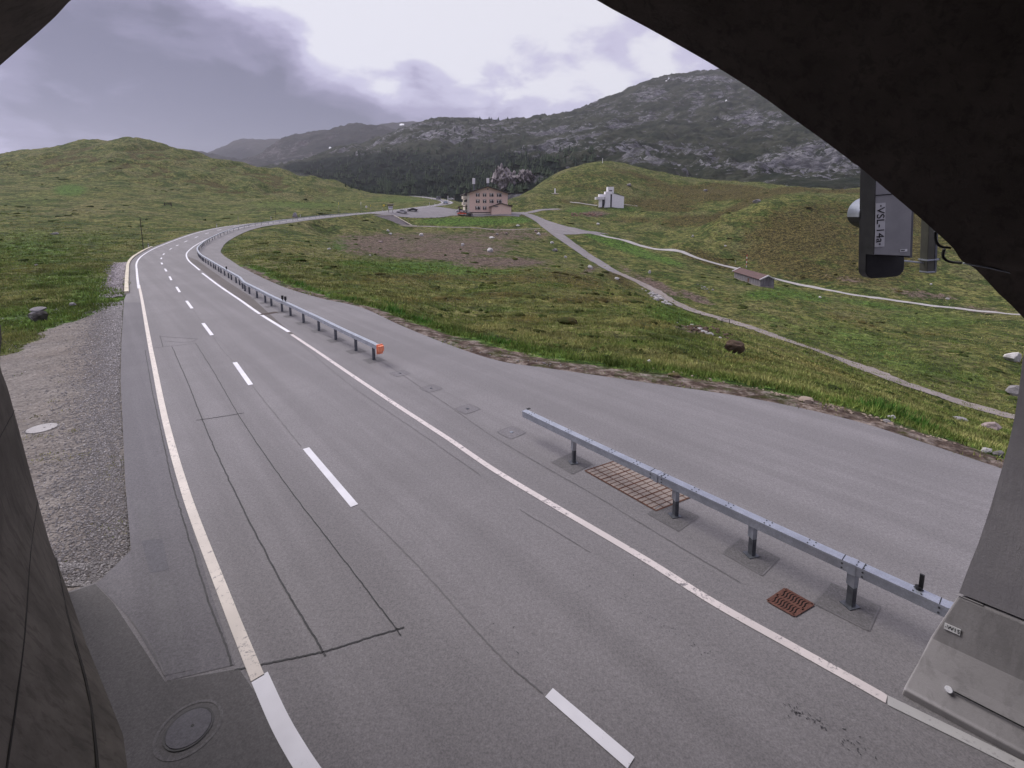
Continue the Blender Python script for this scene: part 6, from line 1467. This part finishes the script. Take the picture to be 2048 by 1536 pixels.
def undergrowth_build():
    r = np.random.default_rng(33); N = 5200; u = r.uniform(-1.15, 1.1, N); Y = np.exp(r.uniform(math.log(20), math.log(300), N)); X = u * Y
    pn = perlin2(X / 9., Y / 9., 4) + .6 * perlin2(X / 30., Y / 30., 14); ok = ~in_poly(X, Y, NEARPOLY) & (pn > .08) & ~in_poly(X, Y, PARK)
    dcen = seg_dist(X, Y, CEN); ok &= ~((dcen < 5.5) & (dcen > -10)); ok &= ~((np.abs(seg_dist(X, Y, np.array([at(*p) for p in PATH]))) < 4) | (np.abs(seg_dist(X, Y, np.array([at(*p) for p in TRACK]))) < 4))
    a = np.clip((u - U[0]) / (U[1] - U[0]), 0, NU - 2).astype(int); b = np.clip((np.log(Y) - math.log(5.2)) / (math.log(470) - math.log(5.2)) * (NV - 1), 0, NV - 2).astype(int); cv_ = cover[a, b]
    ok &= (cv_[:, 3] < .3) & (r.uniform(0, 1, N) < .35 + .65 * cv_[:, 2] - .4 * cv_[:, 1]); X, Y, cv_ = X[ok], Y[ok], cv_[ok]; n = len(X); Z = zt(X, Y)
    bases = [rock_verts(2, s, .75) for s in (101, 102, 103)]; nv = len(bases[0][0]); F0 = np.array(bases[0][1])
    V = np.stack([bases[i % 3][0] for i in range(n)]); w_ = (.22 + .55 * r.uniform(0, 1, n) ** 2) * (1 + .004 * Y) * np.clip(Y / 60, .4, 1); hgt = (.10 + .18 * r.uniform(0, 1, n)) * (1 + .003 * Y) * np.clip(Y / 45, .6, 1); an_ = r.uniform(0, 6.28, n)
    V = V + r.normal(0, .10, V.shape); x_, y_ = V[:, :, 0] * (w_ * r.uniform(.8, 1.8, n))[:, None], V[:, :, 1] * w_[:, None]
    V = np.stack([x_ * np.cos(an_)[:, None] - y_ * np.sin(an_)[:, None] + X[:, None], x_ * np.sin(an_)[:, None] + y_ * np.cos(an_)[:, None] + Y[:, None], V[:, :, 2] * hgt[:, None] + (Z + hgt * .15)[:, None]], -1)
    F = (F0[None] + (np.arange(n) * nv)[:, None, None]).reshape(-1, 3); m, t = new_mat('heather_leaves'); at_ = t.n('ShaderNodeAttribute', {'attribute_name': 'tint'}); nn = t.noise(pos(t), 5.0, 4, .7)
    finish(t, t.mix(t.mapr(nn, .36, .64, .0, .7), at_.outputs['Color'], (.020, .026, .008)), .95, nn, .9, .1, spec=.05)
    o = fast_mesh('undergrowth', V.reshape(-1, 3), F, m, True); o['kind'] = 'stuff'; k = r.uniform(0, 1, (n, 1)); br = np.clip(cv_[:, 2:3] + r.normal(0, .3, (n, 1)), 0, 1); c = np.array([.050, .072, .018]) * (1 - br) + np.array([.085, .062, .022]) * br; c = c * (.6 + .9 * k)
    colr = np.ones((n, nv, 4), np.float32); colr[:, :, :3] = c[:, None, :]; at2 = o.data.attributes.new('tint', 'FLOAT_COLOR', 'POINT'); at2.data.foreach_set('color', colr.ravel()); print('shrubs', n)
undergrowth_build()
# ------------------------------------------------------------------ sky, sun, air
SUN_EL, SUN_AZ = math.radians(50), math.radians(-58)      # azimuth from +Y towards +X
w = bpy.data.worlds.new('World'); SC.world = w; w.use_nodes = True; t = NT(w.node_tree)
sky = t.n('ShaderNodeTexSky', {'sky_type': 'NISHITA', 'sun_disc': False, 'sun_elevation': SUN_EL, 'sun_rotation': SUN_AZ, 'altitude': 1900.0})
d = t.n('ShaderNodeTexCoord').outputs['Generated']; dn = t.n('ShaderNodeVectorMath', {'operation': 'NORMALIZE'}, i0=d).outputs[0]
xyz = t.n('ShaderNodeSeparateXYZ', {}, Vector=dn); zc = t.math('MAXIMUM', xyz.outputs[2], 0.0); zz = t.math('ADD', zc, .30)
pl = t.n('ShaderNodeCombineXYZ', {}, X=t.math('DIVIDE', xyz.outputs[0], zz), Y=t.math('DIVIDE', xyz.outputs[1], zz), Z=0.0).outputs[0]
n1 = t.noise(pl, 2.1, 6, .55, .5); n2 = t.noise(pl, 6.5, 6, .6, .4); n3 = t.noise(pl, .5, 3, .5)
cl = t.math('ADD', t.math('MULTIPLY', n1, .62), t.math('ADD', t.math('MULTIPLY', n2, .24), t.math('MULTIPLY', n3, .22)))
def lobe(px, py, r0, r1):
    v = ray(px, py); v = v / np.linalg.norm(v)
    dt = t.n('ShaderNodeVectorMath', {'operation': 'DOT_PRODUCT'}, i0=dn, i1=tuple(v)).outputs[1]
    return t.mapr(dt, math.cos(math.radians(r1)), math.cos(math.radians(r0)))
acc = None
for px, py, r0, r1, a in [(760,-40,4,15,.29),(1010,10,3,13,.27),(560,30,2,9,.12),(700,150,1,7,.15),(1290,90,1,8,.22),(1180,215,.5,6,.20),(1060,210,.5,5,.08),(360,95,1,6,.05),(120,130,2,16,-.05),(560,235,3,13,-.20),(820,215,2,8,-.13),(1010,125,1,6,-.09),(330,250,4,14,-.15),(200,170,3,13,-.07),(600,248,2,9,-.15),(1440,112,1,6,-.12),(520,95,1,6,-.05),(130,250,1,9,.03)]:
    l = t.math('MULTIPLY', lobe(px, py, r0, r1), a); acc = l if acc is None else t.math('ADD', acc, l)
cl = t.math('ADD', t.math('MULTIPLY', t.math('SUBTRACT', cl, .54), 1.35), .54); v = t.math('ADD', cl, acc)
ramp = t.n('ShaderNodeValToRGB', {}, Fac=v); cr = ramp.color_ramp; cr.interpolation = 'EASE'
stops = [(.26, (.075, .069, .097)), (.40, (.118, .107, .153)), (.54, (.198, .180, .252)), (.67, (.295, .278, .358)), (.79, (.405, .397, .425))]
while len(cr.elements) < len(stops): cr.elements.new(.5)
for e, (p_, c_) in zip(cr.elements, stops): e.position = p_; e.color = c_ + (1,)
zen = t.mapr(xyz.outputs[2], .46, .92, 1.0, 2.7)
cloud = t.mix(1.0, ramp.outputs[0], t.n('ShaderNodeCombineColor', {}, Red=zen, Green=t.mapr(xyz.outputs[2], .46, .92, 1.0, 2.9), Blue=t.mapr(xyz.outputs[2], .46, .92, 1.0, 2.42)).outputs[0], 'MULTIPLY')
skyc = t.n('ShaderNodeVectorMath', {'operation': 'SCALE'}, i0=sky.outputs[0], Scale=.10).outputs[0]
fin = t.mix(.93, skyc, cloud)
bg = t.n('ShaderNodeBackground', {}, Color=fin, Strength=1.0); o = t.n('ShaderNodeOutputWorld'); t.link(bg.outputs[0], o.inputs[0])
w.cycles.sampling_method = 'AUTOMATIC'

sl_ = bpy.data.lights.new('sun', 'SUN'); sl_.energy = 1.4; sl_.angle = math.radians(34); sl_.color = (1.0, .95, .9)
so_ = bpy.data.objects.new('sun', sl_); COL.objects.link(so_)
sd = Vector((math.sin(SUN_AZ) * math.cos(SUN_EL), math.cos(SUN_AZ) * math.cos(SUN_EL), math.sin(SUN_EL)))
so_.rotation_euler = sd.to_track_quat('Z', 'Y').to_euler(); so_.location = sd * 60

HAZE = True
if HAZE:
    m = bpy.data.materials.new('air'); m.use_nodes = True; t = NT(m.node_tree)
    pv = t.n('ShaderNodeVolumePrincipled', {}, Color=(.82, .80, .92, 1), Density=9.5e-5, Anisotropy=.25); o = t.n('ShaderNodeOutputMaterial'); t.link(pv.outputs[0], o.inputs['Volume'])
    bpy.context.view_layer.update(); lo = np.full(3, 1e9); hi = np.full(3, -1e9)
    for ob in SC.objects:
        if ob.type == 'MESH':
            c8 = np.array([ob.matrix_world @ Vector(c) for c in ob.bound_box]); lo = np.minimum(lo, c8.min(0)); hi = np.maximum(hi, c8.max(0))
    lo = lo - (25, 25, 1); hi = hi + (25, 25, 8); print('haze box', lo, hi)
    mb = MB(); mb.box(tuple((lo + hi) / 2), tuple(hi - lo)); hz = mb.build('haze', m); hz['kind'] = 'stuff'
SC.view_settings.view_transform = 'Standard'; SC.view_settings.look = 'None'; SC.view_settings.exposure = 1.06; SC.view_settings.gamma = 1.0
SC.cycles.use_denoising = True
try: SC.cycles.denoiser = 'OPENIMAGEDENOISE'
except Exception: pass
SC.cycles.max_bounces = 6; SC.cycles.diffuse_bounces = 3; SC.cycles.glossy_bounces = 2; SC.cycles.transmission_bounces = 2; SC.cycles.volume_bounces = 1
SC.cycles.use_adaptive_sampling = True; SC.cycles.adaptive_threshold = .02
